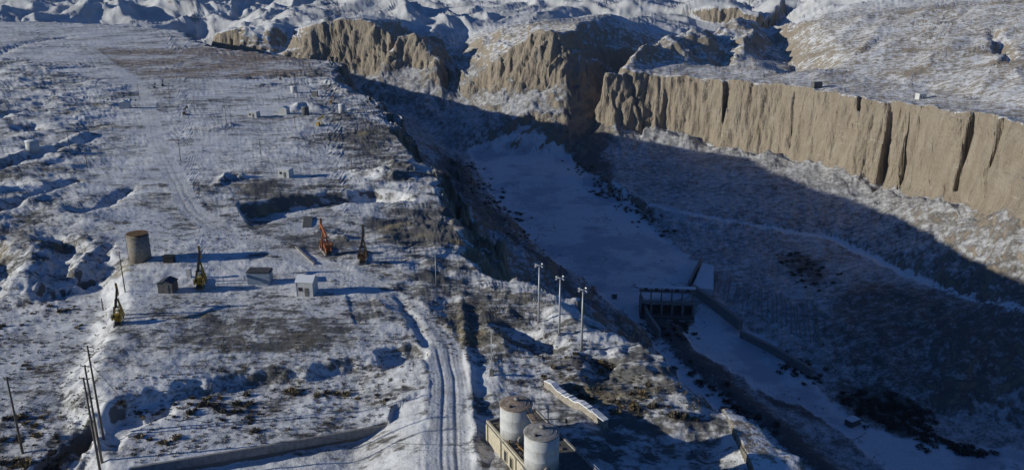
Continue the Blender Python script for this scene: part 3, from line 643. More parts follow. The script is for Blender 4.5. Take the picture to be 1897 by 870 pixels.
class MB:
    def __init__(s): s.v = []; s.f = []
    def add(s, vs, fs):
        o = len(s.v); s.v += [tuple(v) for v in vs]; s.f += [tuple(i+o for i in f) for f in fs]; return s
    def box(s, c, d, R=None):
        x, y, z = d[0]/2, d[1]/2, d[2]/2
        vs = [Vector(p) for p in ((-x,-y,-z),(x,-y,-z),(x,y,-z),(-x,y,-z),(-x,-y,z),(x,-y,z),(x,y,z),(-x,y,z))]
        if R is not None: vs = [R @ v for v in vs]
        vs = [v + Vector(c) for v in vs]
        return s.add(vs, [(0,3,2,1),(4,5,6,7),(0,1,5,4),(1,2,6,5),(2,3,7,6),(3,0,4,7)])
    def bar(s, a, b, w, h=None, up=(0, 0, 1)):
        a, b = Vector(a), Vector(b); h = h or w; d = b-a; L = d.length; d.normalize()
        u = Vector(up)
        if abs(d.dot(u)) > 0.95: u = Vector((0, 1, 0))
        r = d.cross(u).normalized(); u = r.cross(d)
        R = Matrix((r, d, u)).transposed()
        return s.box((a+b)/2, (w, L, h), R)
    def tube(s, P, r, n=8, r2=None, cap=True):
        P = [Vector(p) for p in P]; vs = []; k = len(P)
        for i, p in enumerate(P):
            d = (P[min(i+1, k-1)] - P[max(i-1, 0)]).normalized(); u = Vector((0, 0, 1)) if abs(d.z) < 0.9 else Vector((1, 0, 0))
            a = d.cross(u).normalized(); b = d.cross(a); rr = r + ((r2 if r2 is not None else r)-r)*i/max(1, k-1)
            vs += [p + rr*(a*math.cos(2*math.pi*j/n) + b*math.sin(2*math.pi*j/n)) for j in range(n)]
        fs = [(i*n+j, i*n+(j+1) % n, (i+1)*n+(j+1) % n, (i+1)*n+j) for i in range(k-1) for j in range(n)]
        if cap: fs += [tuple(range(n-1, -1, -1)), tuple(range((k-1)*n, k*n))]
        return s.add(vs, fs)
    def lathe(s, prof, n=32, c=(0, 0, 0)):
        vs = []; k = len(prof)
        for r, z in prof: vs += [(c[0]+r*math.cos(2*math.pi*j/n), c[1]+r*math.sin(2*math.pi*j/n), c[2]+z) for j in range(n)]
        fs = [(i*n+j, i*n+(j+1) % n, (i+1)*n+(j+1) % n, (i+1)*n+j) for i in range(k-1) for j in range(n)]
        fs += [tuple(range(n-1, -1, -1)), tuple(range((k-1)*n, k*n))]
        return s.add(vs, fs)
    def prism(s, poly, y0, y1):       # outline in x,z pushed along y
        n = len(poly); vs = [(x, y0, z) for x, z in poly] + [(x, y1, z) for x, z in poly]
        return s.add(vs, [tuple(range(n)), tuple(range(2*n-1, n-1, -1))] + [(i, i+n, (i+1) % n + n, (i+1) % n) for i in range(n)])
    def build(s, name, m, parent=None, smooth=False):
        me = bpy.data.meshes.new(name); me.from_pydata(s.v, [], s.f); me.update()
        bm = bmesh.new(); bm.from_mesh(me); bmesh.ops.recalc_face_normals(bm, faces=bm.faces); bm.to_mesh(me); bm.free()
        if smooth:
            for p in me.polygons: p.use_smooth = len(p.vertices) == 4
        me.materials.append(MT[m] if isinstance(m, str) else m)
        o = bpy.data.objects.new(name, me); col.objects.link(o)
        if parent: o.parent = parent
        return o
def tag(o, label, cat, group=None):
    o['label'] = label; o['category'] = cat; o['kind'] = 'thing'
    if group: o['group'] = group
    return o
def thing(name, label, cat, loc, rz=0.0, group=None, sc=1.0):
    o = bpy.data.objects.new(name, None); col.objects.link(o); o.location = loc; o.rotation_euler = (0, 0, rz); o.scale = (sc, sc, sc)
    o.empty_display_size = 0.5
    return tag(o, label, cat, group)
rnd = random.Random(5)

# ------------------------------------------------------------------ tank house with its two tanks
HZ = 3.7
c0 = at_z(902, 781, HZ - 0.2); u_ = Vector((0.43, -0.903, 0)); v_ = Vector((0.903, 0.43, 0))
hb_ang = math.atan2(v_.y, v_.x)
gh = gz(c0[0]+4, c0[1]-6)
house = thing('tank_house', 'cream flat-roofed building carrying two white tanks', 'building', (c0[0], c0[1], -0.6), hb_ang)
HW, HL, HT = 8.6, 25.0, HZ + 0.4
Lx = lambda x, y, z: (x, -y, z)      # along the width, back towards the viewer, up
MB().box((HW/2, -HL/2, (HT-0.25)/2 - 0.6), (HW, HL, HT-0.25+1.2)).build('wall', 'cream', house)
roof = MB().box((HW/2, -HL/2, HT-0.12), (HW+0.25, HL+0.25, 0.24)).build('roof', 'dconc', house)
pb = MB(); pb.box((0.10, -HL/2, HT+0.16), (0.32, HL+0.2, 0.32)).build('parapet', 'cream', house)
MB().box((HW-0.10, -HL/2, HT+0.12), (0.30, HL+0.2, 0.24)).build('parapet', 'conc', house)
MB().box((HW/2, -0.05, HT+0.14), (HW-0.7, 0.30, 0.28)).build('parapet', 'conc', house)
for yy in (0.25, 5.2, 10.4, 15.6): MB().box((-0.10, -yy, (HT-0.3)/2-0.3), (0.22, 0.45, HT+0.3)).build('pilaster', 'cream', house)
for yy in (7.0, 9.0, 12.6, 14.4):
    w = MB().box((-0.03, -yy, 2.15), (0.12, 0.85, 1.7)).build('window', 'glass', house)
    fb = MB()
    for a, b, d in (((-0.07, -yy-0.47, 2.15), None, (0.14, 0.10, 1.9)), ((-0.07, -yy+0.47, 2.15), None, (0.14, 0.10, 1.9)), ((-0.07, -yy, 3.05), None, (0.14, 0.84, 0.10)), ((-0.08, -yy, 1.24), None, (0.2, 0.84, 0.10))): fb.box(a, d)
    fb.build('frame', 'cream', w)
sb = MB()
for i in range(90):
    yy = rnd.uniform(0.4, HL-0.5); xx = rnd.choice([rnd.uniform(0.35, 1.3), rnd.uniform(0.35, HW-0.4)])
    s_ = rnd.uniform(0.1, 0.32); sb.box((xx, -yy, HT+0.02+s_*0.3), (s_*rnd.uniform(1, 4), s_*rnd.uniform(1, 3), s_*0.8), Matrix.Rotation(rnd.uniform(0, 3.1), 3, 'Z'))
o = sb.build('roof_debris', 'wood', house); o['kind'] = 'stuff'
for yy, ln in ((2.2, 3.5), (5.5, 6.0), (8.4, 3.0)):
    MB().tube([(1.3, -yy, HT+0.28), (1.5, -yy-ln*0.5, HT+0.22), (1.4, -yy-ln, HT+0.28)], 0.11, 8).build('pipe', 'brown', house, True)
rl = MB()
for i in range(7):
    a = (HW-0.3-i*0.0, -14.0-i*0.9, 0)
    rl.tube([(HW-0.25, -13.2-i*1.1, HT), (HW-0.25, -13.2-i*1.1, HT+1.0)], 0.035, 6)
rl.tube([(HW-0.25, -13.2, HT+1.0), (HW-0.25, -19.8, HT+1.0)], 0.03, 6); rl.tube([(HW-0.25, -13.2, HT+0.55), (HW-0.25, -19.8, HT+0.55)], 0.025, 6)
rl.build('railing', 'steel', house)
def tank(px, py, r, h, label, roofm, seed):
    p = at_z(px, py, HZ); t = thing('storage_tank', label, 'tank', (p[0], p[1], HT-0.6), hb_ang, 'tanks on the tank house roof')
    MB().lathe([(r, 0), (r, h*0.33), (r+0.015, h*0.335), (r+0.015, h*0.345), (r, h*0.35), (r, h*0.66), (r+0.015, h*0.665), (r+0.015, h*0.675), (r, h*0.68), (r, h)], 48).build('shell', 'white', t, True)
    rf = MB().lathe([(r+0.09, h+0.002), (r+0.09, h+0.09), (r*0.98, h+0.12), (r*0.5, h+0.30), (0.35, h+0.42), (0.05, h+0.43)], 48).build('roof', roofm, t, True)
    MB().lathe([(0.34, h+0.2), (0.34, h+0.62), (0.42, h+0.63), (0.42, h+0.70), (0.02, h+0.72)], 16, (0.25, 0.35, 0)).build('hatch', 'tanroof', rf, True)
    MB().lathe([(0.22, h+0.1), (0.22, h+0.45), (0.02, h+0.47)], 12, (-r*0.55, -r*0.35, 0)).build('vent', 'black', rf, True)
    rg = MB()
    for k in (0.62, 0.86):
        rg.lathe([(r*k, h+0.44-0.36*k), (r*k, h+0.50-0.36*k), (r*k-0.07, h+0.50-0.36*k), (r*k-0.07, h+0.44-0.36*k)], 40)
    rg.build('roof_ring', 'tanroof', rf, True)
    MB().lathe([(r+0.28, -0.16), (r+0.28, 0.05), (r+0.0, 0.06)], 40).build('plinth', 'conc', t)
    mh = MB().lathe([(0.42, 0), (0.42, 0.22), (0.5, 0.23), (0.5, 0.3), (0.02, 0.31)], 16).build('manhole', 'tanroof', t, True)
    mh.rotation_euler = (math.pi/2, 0, 0); mh.location = (-0.5, -r+0.05, 0.75)
    MB().tube([(-r*0.75, -r*0.62, 0.5), (-r*0.95, -r*0.95, 0.5), (-r*0.95, -r*0.95, 0.05)], 0.10, 8).build('outlet_pipe', 'brown', t, True)
    lad = MB()
    a_ = 0.35; bx, by = (r+0.18)*math.cos(a_), (r+0.18)*math.sin(a_)
    for s in (-0.2, 0.2): lad.tube([(bx-s*math.sin(a_), by+s*math.cos(a_), 0.1), (bx-s*math.sin(a_), by+s*math.cos(a_), h+0.7)], 0.03, 6)
    for i in range(14): lad.tube([(bx+0.2*math.sin(a_), by-0.2*math.cos(a_), 0.4+i*0.35), (bx-0.2*math.sin(a_), by+0.2*math.cos(a_), 0.4+i*0.35)], 0.02, 5)
    lad.build('ladder', 'steel', t)
    return t
t1 = tank(956, 803, 2.42, 5.3, 'white steel tank with brown rusty roof, farther one on the building', 'rust', 1)
t2 = tank(1003, 858, 2.48, 5.3, 'white steel tank with grey roof, nearer one on the building', 'tanroof', 2)
gx0 = t2.location + Vector((1.0, 1.6, 4.7))
g_ = thing('gauge_post', 'thin black post with side arms rising behind the nearer tank', 'post', (gx0.x, gx0.y+1.1, t2.location.z), 0)
MB().tube([(0, 0, -0.1), (0, 0, 7.6)], 0.07, 8).build('pole', 'black', g_)
MB().tube([(-2.3, 0, 5.6), (2.6, 0.2, 5.75)], 0.06, 8).build('arm', 'black', g_)
MB().lathe([(0.10, -0.75), (0.2, -0.65), (0.2, -0.15), (0.08, 0)], 10, (2.6, 0.2, 5.72)).build('lamp', 'black', g_)
a_ = t1.location + Vector((1.7, -1.4, 4.6)); b_ = t2.location + Vector((-0.6, 2.1, 4.75))
wk = thing('tank_walkway', 'brown sloping catwalk bridging the two white tanks', 'walkway', a_)
MB().bar((0, 0, 0.25), b_-a_ + Vector((0, 0, 0.2)), 0.8, 0.10).build('deck', 'rust', wk)
rr = MB()
d_ = (b_-a_).normalized(); s_ = Vector((d_.y, -d_.x, 0))*0.38
for s in (-1, 1):
    for k in (0, 0.5, 1.0):
        q = (b_-a_)*k + s_*s; rr.tube([q+Vector((0, 0, 0.25)), q+Vector((0, 0, 1.2))], 0.03, 6)
    rr.tube([s_*s+Vector((0, 0, 1.2)), (b_-a_)+s_*s+Vector((0, 0, 1.2))], 0.03, 6)
rr.build('railing', 'brown', wk)

# ------------------------------------------------------------------ walls
def wall_run(name, label, P, h, w, m, zoff=0.0, cap=None, ztop=None, jag=0.0):
    """a wall along points on the ground: body and coping follow the same line"""
    o = thing(name, label, 'wall', P[0]); b = MB(); c = MB(); p0 = Vector(P[0]); n = len(P)
    for i in range(n-1):
        a, d = Vector(P[i])-p0, Vector(P[i+1])-p0
        zt_a = (ztop if ztop is not None else P[i][2]+h) - p0.z; zt_b = (ztop if ztop is not None else P[i+1][2]+h) - p0.z
        e = (d-a); e.z = 0; e.normalize(); s = Vector((e.y, -e.x, 0))*(w/2)
        za, zb = a.z-1.2, d.z-1.2
        ja = rnd.uniform(-jag, jag); jb = rnd.uniform(-jag, jag)
        vs = [(a.x-s.x, a.y-s.y, za), (a.x+s.x, a.y+s.y, za), (d.x+s.x, d.y+s.y, zb), (d.x-s.x, d.y-s.y, zb),
              (a.x-s.x, a.y-s.y, zt_a+ja), (a.x+s.x, a.y+s.y, zt_a+ja), (d.x+s.x, d.y+s.y, zt_b+jb), (d.x-s.x, d.y-s.y, zt_b+jb)]
        F = [(0,3,2,1),(4,5,6,7),(0,1,5,4),(1,2,6,5),(2,3,7,6),(3,0,4,7)]
        b.add(vs, F)
        if cap:
            k = 1.12; q = [(p[0]+(s.x*(k-1) if j % 4 in (1, 2) else -s.x*(k-1)), p[1]+(s.y*(k-1) if j % 4 in (1, 2) else -s.y*(k-1)), (vs[4+j % 4][2]) + (0.005 if j < 4 else cap)) for j, p in enumerate(vs)]
            c.add(q, F)
    b.build('wall_body', m, o)
    if cap: c.build('snow_cap' if m == 'stone' else 'coping', 'snow' if m == 'stone' else 'conc', o)
    return o
def gline(a, b, n, z=None):
    out = []
    A, B = stand(*a), stand(*b)
    for i in range(n+1):
        p = A.lerp(B, i/n); out.append(Vector((p.x, p.y, gz(p.x, p.y) if z is None else z)))
    return out
def pline(lst, n, z):
    out = []
    for a, b in zip(lst[:-1], lst[1:]):
        A, B = Vector(at_z(*a, z)), Vector(at_z(*b, z))
        out += [A.lerp(B, i/n) for i in range(n)]
    return out + [Vector(at_z(*lst[-1], z))]
wall_run('retaining_wall', 'long low concrete retaining wall crossing the snowy terrace in front', pline([(243, 868), (480, 829), (722, 787)], 4, -2.2), 0.3, 0.4, 'conc', cap=0.07, ztop=-2.0)
wall_run('stone_wall', 'snow-capped rubble stone wall running past the white tanks', gline((1012, 716), (1122, 792), 16), 1.35, 1.0, 'stone', cap=0.16, jag=0.2)
wall_run('concrete_beam', 'low pale concrete beam lying beside the orange pumpjack', gline((549, 458), (583, 490), 4), 0.4, 0.6, 'conc', jag=0.08)

# ------------------------------------------------------------------ lamp masts and poles
def mast(bx, by, ty, label):
    p = stand(bx, by); h = tall(p, ty); t = thing('light_mast', label, 'lamp post', p, 0.3, 'light masts along the canyon rim')
    MB().tube([(0, 0, -0.5), (0, 0, h*0.5), (0, 0, h)], 0.26, 12, 0.13).build('pole', 'steel', t, True)
    MB().box((0, 0, 0.12), (0.9, 0.9, 0.3)).build('footing', 'conc', t)
    MB().lathe([(0.55, 0), (0.62, 0.04), (0.62, 0.1), (0.5, 0.1)], 16, (0, 0, h-0.25)).build('ring', 'steel', t)
    for k in range(4):
        a = k*math.pi/2 + 0.4; cx_, cy_ = math.cos(a), math.sin(a)
        ar = MB().tube([(0.1*cx_, 0.1*cy_, h-0.2), (0.8*cx_, 0.8*cy_, h-0.05)], 0.04, 6).build('bracket', 'steel', t)
        MB().box((0.95*cx_, 0.95*cy_, h), (0.55, 0.4, 0.22), Matrix.Rotation(a, 3, 'Z') @ Matrix.Rotation(0.5, 3, 'Y')).build('lamp_head', 'steel', ar)
    return t
mast(998, 597, 491, 'tall grey light mast, leftmost and farthest of three on the rim')
mast(1036, 619, 514, 'tall grey light mast, middle of three on the rim')
mast(1077, 648, 536, 'tall grey light mast, rightmost and nearest of three on the rim')
def upole(bx, by, ty, label, r=0.15, arms=1, m='wood', group='power poles', z0=0.0):
    p = stand(bx, by, z0); h = tall(p, ty); t = thing('power_pole', label, 'pole', p, -0.2, group)
    MB().tube([(0, 0, -0.6), (0, 0, h)], r*1.25, 10, r*0.75).build('pole', m, t, True)
    for k in range(arms):
        z = h-0.25-0.8*k
        ca = MB().box((0, 0.14, z), (1.8, 0.1, 0.12)).build('crossarm', m, t)
        for x in (-0.8, 0, 0.8): MB().lathe([(0.05, 0.06), (0.08, 0.12), (0.05, 0.2), (0.07, 0.26), (0.02, 0.3)], 8, (x, 0.14, z)).build('insulator', 'white', ca)
    t['h'] = h
    return t
pA = upole(192, 812, 640, 'tallest of three clustered power poles, its top highest, lower left', 0.17, 2)
pB = upole(189, 856, 676, 'middle of three clustered power poles at lower left', 0.17, 1)
pC = upole(187, 880, 699, 'nearest of three clustered power poles at lower left', 0.17, 1)
pD = upole(42, 838, 698, 'lone dark power pole at the left edge of the picture', 0.17, 1)
pE = upole(232, 541, 466, 'slim wooden power pole beside the round concrete tank', 0.12, 1)
pF = upole(911, 694, 611, 'slim grey pole with box at its foot near the dirt road', 0.09, 0, 'steel', 'slim steel poles')
MB().box((0.05, -0.25, 0.6), (0.7, 0.5, 1.2)).build('meter_box', 'dconc', pF)
upole(808, 531, 469, 'slim grey pole standing on the dark gravel yard', 0.09, 0, 'steel', 'slim steel poles')
for bx, by, ty, lb in ((131,286,247,'far thin pole beside the dark ditch'), (162,311,268,'far thin pole right of the dark ditch'), (335,299,254,'far thin pole right of the dirt road bend'),
        (421,243,190,'left one of a pair of far tall poles'), (430,243,195,'right one of a pair of far tall poles'), (258,183,156,'far thin pole left of the dirt road near the field'), (315,188,160,'far thin pole right of the dirt road near the field'),
        (361,206,178,'far thin pole behind the dark machine'), (483,287,250,'far thin pole amid bumpy snow above the pit'), (547,238,206,'far thin pole in front of the dark vessel'), (652,320,284,'far thin pole near the jagged canyon rim')):
    upole(bx, by, ty, lb, 0.13, 1, 'wood', 'far power poles')
pS = upole(191, 573, 552, 'short dark stub post left of the nearest yellow pumpjack', 0.14, 0, 'wood')
def cable(name, label, a, b, sag, r=0.035, group='overhead cables'):
    P = []
    for i in range(13):
        t = i/12; q = a.lerp(b, t); q.z -= sag*4*t*(1-t); P.append(q-a)
    o = MB().tube(P, r, 5).build(name, 'black'); o.location = a; return tag(o, label, 'cable', group)
def top(p, dz=-0.1, off=(0, 0, 0)): return p.location + Vector((off[0], off[1], p['h']+dz))
cable('overhead_cable', 'upper cable between the lone left pole and the clustered poles', top(pD), top(pA, -0.3), 1.3)
cable('overhead_cable', 'lower cable between the lone left pole and the clustered poles', top(pD, -0.9), top(pB, -0.1), 1.3)
cable('overhead_cable', 'cable running out of the picture from the lone left pole', top(pD), top(pD)+Vector((-40, -14, 1)), 1.2)
cable('overhead_cable', 'cable hanging across the foreground from clustered poles to the cream building', top(pB, -5.5), Vector((c0[0]-0.1, c0[1]-6.0, 3.2)), 2.2, 0.03)
cable('overhead_cable', 'guy wire slanting down beside the tallest clustered pole', top(pA, -3), stand(228, 742), 0.05)
cable('overhead_cable', 'cable slung from slim pole to the white tanks', pF.location + Vector((0, 0, 5.5)), t1.location + Vector((-0.5, 1.0, 5.4)), 0.8, 0.04)

# ------------------------------------------------------------------ pumpjacks
def pumpjack(bx, by, rz, tilt, m, mb, label, sc=1.0):
    p = stand(bx, by); t = thing('pumpjack', label, 'pumpjack', p, rz, 'pumpjacks', sc)
    sk = MB()
    for x in (-0.75, 0.75): sk.box((x, 0, 0.2), (0.3, 7.2, 0.5))
    for y in (-3.2, -1.2, 0.9, 3.1): sk.box((0, y, 0.2), (1.2, 0.3, 0.4))
    sk.build('skid_base', 'conc', t)
    PZ = 4.7; py_ = 1.0
    for x in (-1, 1):
        for y in (-1, 1): MB().bar((x*1.0, py_+y*1.05, 0.4), (x*0.28, py_+y*0.2, PZ-0.15), 0.24, 0.24).build('leg', m, t)
    br = MB()
    for z, k in ((1.7, 0.72), (3.1, 0.42)):
        w = 0.28+0.72*k
        br.bar((-w, py_-0.95*k, z), (w, py_-0.95*k, z), 0.1); br.bar((-w, py_+0.95*k, z), (w, py_+0.95*k, z), 0.1)
    br.bar((-0.95, py_-1.0, 0.5), (0.45, py_-0.45, 3.0), 0.08); br.bar((0.95, py_-1.0, 0.5), (-0.45, py_-0.45, 3.0), 0.08)
    br.build('brace', m, t)
    MB().box((0, py_, PZ-0.05), (0.8, 0.5, 0.3)).build('saddle', m, t)
    R = Matrix.Rotation(tilt, 3, 'X')
    piv = Vector((0, py_, PZ+0.3))
    def B(v): return piv + R @ Vector(v)
    wb = MB(); wb.bar(B((0, -3.1, 0)), B((0, 3.2, 0)), 0.36, 0.62, R @ Vector((0, 0, 1))); wb.build('walking_beam', mb, t)
    hh = MB(); arc = []
    for i in range(9):
        a = -0.55 + 1.1*i/8; arc.append((3.3*math.cos(a)+0.35, 3.3*math.sin(a)))
    poly = [(y, z) for y, z in arc] + [(3.0, 0.75), (2.9, -0.5)]
    vs = [B((-0.22, y, z)) for y, z in poly] + [B((0.22, y, z)) for y, z in poly]; n = len(poly)
    hh.add(vs, [tuple(range(n)), tuple(range(2*n-1, n-1, -1))] + [(i, i+n, (i+1) % n+n, (i+1) % n) for i in range(n)]); hh.build('horse_head', m, t)
    fr = B((0, 3.65, -0.2)); rod = MB()
    for x in (-0.08, 0.08): rod.tube([(x, fr.y, fr.z), (x, fr.y, 2.0)], 0.025, 5)
    rod.box((0, fr.y, 2.0), (0.4, 0.12, 0.1)); rod.tube([(0, fr.y, 2.0), (0, fr.y, 0.6)], 0.035, 6); rod.build('bridle', 'black', t)
    wh = MB(); wh.lathe([(0.22, -0.3), (0.22, 0.5), (0.32, 0.52), (0.32, 0.62), (0.16, 0.64), (0.16, 1.1), (0.06, 1.15)], 12, (0, fr.y, 0)); wh.tube([(-0.9, fr.y, 0.75), (0.9, fr.y, 0.75)], 0.09, 8); wh.build('wellhead', 'brown', t)
    gb = MB(); gb.box((0, -2.0, 1.0), (1.0, 1.3, 1.2)); gb.build('gearbox_pedestal', m, t)
    MB().box((0, -2.0, 2.05), (0.9, 1.2, 0.9)).build('gearbox', m, t)
    rear = B((0, -2.9, -0.25))
    ca = 2.2 + tilt*3
    for x in (-1, 1):
        cy_, cz_ = -2.0 + 0.85*math.cos(ca), 2.2 + 0.85*math.sin(ca)
        cr = MB(); cr.bar((x*0.62, -2.0-0.3*math.cos(ca), 2.2-0.3*math.sin(ca)), (x*0.62, -2.0+1.5*math.cos(ca), 2.2+1.5*math.sin(ca)), 0.2, 0.45, (x, 0, 0)); cro = cr.build('crank', mb, t)
        cw = MB(); c = Vector((x*0.85, -2.0+1.35*math.cos(ca), 2.2+1.35*math.sin(ca)))
        ring = [(0.62*math.cos(a), 0.62*math.sin(a)) for a in np.linspace(0, 2*math.pi, 14, endpoint=False)]
        k = len(ring); cw.add([(c.x-0.14, c.y+a, c.z+b) for a, b in ring] + [(c.x+0.14, c.y+a, c.z+b) for a, b in ring], [tuple(range(k)), tuple(range(2*k-1, k-1, -1))] + [(i, i+k, (i+1) % k+k, (i+1) % k) for i in range(k)])
        cw.build('counterweight', m, cro)
        MB().bar((x*0.75, cy_, cz_), (x*0.45, rear.y, rear.z), 0.12, 0.16).build('pitman_arm', mb, t)
    MB().bar((-0.6, rear.y, rear.z), (0.6, rear.y, rear.z), 0.2, 0.25).build('equalizer', mb, t)
    mo = MB(); mo.box((0, -3.25, 0.8), (0.8, 0.6, 0.7)); mo.tube([(-0.55, -3.25, 0.85), (0.55, -3.25, 0.85)], 0.33, 12); mo.build('motor', 'black', t)
    MB().box((0.62, -2.75, 1.35), (0.12, 1.5, 0.9)).build('belt_guard', m, t)
    la = MB()
    for s in (-0.18, 0.18): la.bar((s, py_+1.18, 0.4), (s, py_+0.35, PZ-0.1), 0.05)
    for i in range(10): la.bar((-0.18, py_+1.12-0.083*i, 0.7+i*0.4), (0.18, py_+1.12-0.083*i, 0.7+i*0.4), 0.04)
    la.build('ladder', m, t)
    return t
pumpjack(221, 594, 0.36, 0.30, 'yellow', 'black', 'yellow pumpjack nearest the camera, at the edge of the snowy bank', 0.98)
pumpjack(373, 528, 0.27, 0.34, 'yellow', 'black', 'yellow pumpjack between the dark hut and the blue-grey cabin', 1.12)
pumpjack(604, 466, 0.42, 0.22, 'orange', 'orange', 'orange pumpjack beside the snow-covered beam', 1.1)
pumpjack(673, 482, 0.10, 0.30, 'brown', 'black', 'brown pumpjack at the edge of the dark gravel yard', 1.08)
# ------------------------------------------------------------------ sheds, cabins, tanks on the plateau
def px_m(px, p): return px*(p.y*CP + (CAM_H-p.z)*SP)/FOC       # photo pixels -> metres at that place
def shed(bx, by, w, d, h, rz, label, wall='white', roofm='snow', kind='gable', door=True, name='shed', rise=0.8, group=None, z0=0.0):
    p = stand(bx, by, z0); t = thing(name, label, 'shed', p, rz, group)
    MB().box((0, 0, h/2-0.3), (w, d, h+0.6)).build('wall', wall, t)
    e = 0.18
    if kind == 'gable':
        rb = MB(); q = [(-w/2-e, h+0.01), (0, h+rise), (w/2+e, h+0.01), (w/2+e, h+0.14), (0, h+rise+0.15), (-w/2-e, h+0.14)]
        rb.prism(q, -d/2-e, d/2+e); rb.build('roof', roofm, t)
        MB().prism([(-w/2+0.01, h), (w/2-0.01, h), (0, h+rise-0.02)], -d/2+0.01, d/2-0.01).build('gable', wall, t)
    elif kind == 'cross':
        rb = MB(); q = [(-d/2-e, h+0.01), (0, h+rise), (d/2+e, h+0.01), (d/2+e, h+0.14), (0, h+rise+0.15), (-d/2-e, h+0.14)]
        rb.prism(q, -w/2-e, w/2+e); rb.v = [(y, x, z) for x, y, z in rb.v]; rb.build('roof', roofm, t)
        g = MB().prism([(-d/2+0.01, h), (d/2-0.01, h), (0, h+rise-0.02)], -w/2+0.01, w/2-0.01); g.v = [(y, x, z) for x, y, z in g.v]; g.build('gable', wall, t)
    else:
        MB().box((0, 0, h+0.09), (w+2*e, d+2*e, 0.16)).build('roof', roofm, t)
    if door:
        dr = MB().box((w*0.12, -d/2-0.03, 1.0), (0.85, 0.08, 2.0)).build('door', 'dconc', t)
        if w > 3.5:
            wi = MB().box((-w*0.25, -d/2-0.02, 1.7), (0.9, 0.08, 0.8)).build('window', 'glass', t)
            MB().box((-w*0.25, -d/2-0.06, 1.24), (1.1, 0.16, 0.08)).build('sill', 'conc', wi)
        MB().box((w*0.12+0.3, -d/2-0.1, 1.0), (0.06, 0.08, 0.14)).build('handle', 'black', dr)
    return t
s1 = shed(570, 543, 3.9, 3.6, 3.3, -0.10, 'white shed with snowy pitched roof, nearest on the yard', kind='cross', rise=1.1)
for s in (-1, 1): MB().box((s*1.9, -1.83, 1.6), (0.12, 0.08, 3.3)).build('corner_trim', 'white', s1)
s2 = shed(483, 524, 5.3, 2.6, 3.0, -0.03, 'blue-grey cabin with ribbed dark roof left of the white shed', 'blue', 'droof', 'flat', False, 'cabin')
for i in range(15): MB().box((-2.5+i*0.36, 0, 3.42), (0.09, 3.1, 0.32)).build('roof_rib', 'conc', s2)
MB().box((-2.72, 0, 1.5), (0.1, 2.5, 3.0)).build('end_panel', 'white', s2)
shed(312, 538, 3.4, 3.0, 2.2, -0.05, 'small dark hut with sloping snow-dusted roof beside a yellow pumpjack', 'dconc', 'droof', 'gable', True, 'hut', 0.7)
shed(351, 513, 1.0, 0.9, 2.2, 0.0, 'narrow white equipment cabinet behind the dark hut', 'white', 'snow', 'flat', False, 'cabinet')
shed(314, 485, 2.6, 1.6, 1.5, 0.0, 'low black crate in the round tank\'s shadow', 'black', 'black', 'flat', False, 'crate')
shed(530, 327, 4.3, 3.4, 3.0, -0.25, 'small white hut with dark door above the snowy pit', 'white', 'snow', 'flat', True, 'hut')
shed(471, 217, 4.8, 4.0, 3.0, -0.2, 'far white hut left of the snowy mound', 'white', 'snow', 'flat', True, 'hut')
shed(527, 211, 4.4, 4.0, 3.0, -0.2, 'far pale hut just left of the dark vessel', 'white', 'snow', 'gable', False, 'hut')
shed(232, 200, 5.2, 4.0, 3.0, 0.2, 'far white hut left of the dirt road', 'white', 'snow', 'gable', False, 'hut')
shed(584, 179, 3.0, 3.0, 3.4, 0, 'far small brown hut near the canyon rim', 'stone', 'snow', 'flat', False, 'hut')
shed(1512, 163, 8.5, 5.0, 5.0, 0.3, 'dark hut on the brink of the tan cliff', 'dconc', 'droof', 'flat', True, 'hut', z0=-25)
shed(1705, 183, 6.2, 5.0, 4.0, 0.2, 'small white hut on the bench above the tan cliff', 'white', 'snow', 'flat', True, 'hut', z0=-22)
shed(1578, 196+590, 5.5, 3.5, 3.0, 0.5, 'small ruined block hut on the canyon floor by the river', 'dconc', 'snow', 'flat', False, 'hut', z0=-120)
def vessel(bx, by, r, h, label, m='white', top_='snow', band=None):
    p = stand(bx, by); t = thing('round_tank', label, 'tank', p, 0.4, 'round tanks on the plateau')
    MB().lathe([(r, -0.5), (r, h)], 28).build('shell', m, t, True)
    MB().lathe([(r+0.1, h+0.004), (r+0.1, h+0.12), (r*0.5, h+0.3), (0.05, h+0.42)], 28).build('roof', top_, t, True)
    MB().lathe([(0.3, h+0.2), (0.3, h+0.6), (0.03, h+0.65)], 10, (r*0.3, 0, 0)).build('hatch', m, t)
    if band:
        MB().lathe([(r+0.06, h*0.52), (r+0.12, h*0.53), (r+0.12, h*0.57), (r+0.06, h*0.58)], 28).build('band', band, t)
        rl = MB()
        for k in range(12):
            a = k*math.pi/6; rl.tube([(r*math.cos(a), r*math.sin(a), h), (r*math.cos(a), r*math.sin(a), h+0.8)], 0.03, 5)
        rl.lathe([(r, h+0.78), (r+0.05, h+0.80), (r, h+0.83)], 24); rl.build('railing', 'brown', t)
        la = MB()
        for s in (-0.2, 0.2): la.tube([(-r-0.15, s, 0), (-r-0.15, s, h+0.7)], 0.03, 5)
        for i in range(16): la.tube([(-r-0.15, -0.2, 0.4+i*0.4), (-r-0.15, 0.2, 0.4+i*0.4)], 0.02, 5)
        la.build('ladder', 'brown', t)
    return t
vessel(261, 481, 2.6, 6.3, 'tall round stained concrete tank behind the dark hut', 'tank', 'tank', 'conc')
vessel(62, 281, 2.5, 4.3, 'squat white round tank on the bank of the dark ditch')
vessel(545, 172, 2.0, 3.8, 'white round tank farthest away on the snowy flat')
vessel(566, 213, 1.9, 4.0, 'dark steel vessel beside the pale hut', 'dconc', 'tank')
vessel(634, 210, 1.8, 4.6, 'white round tank close to the canyon rim')
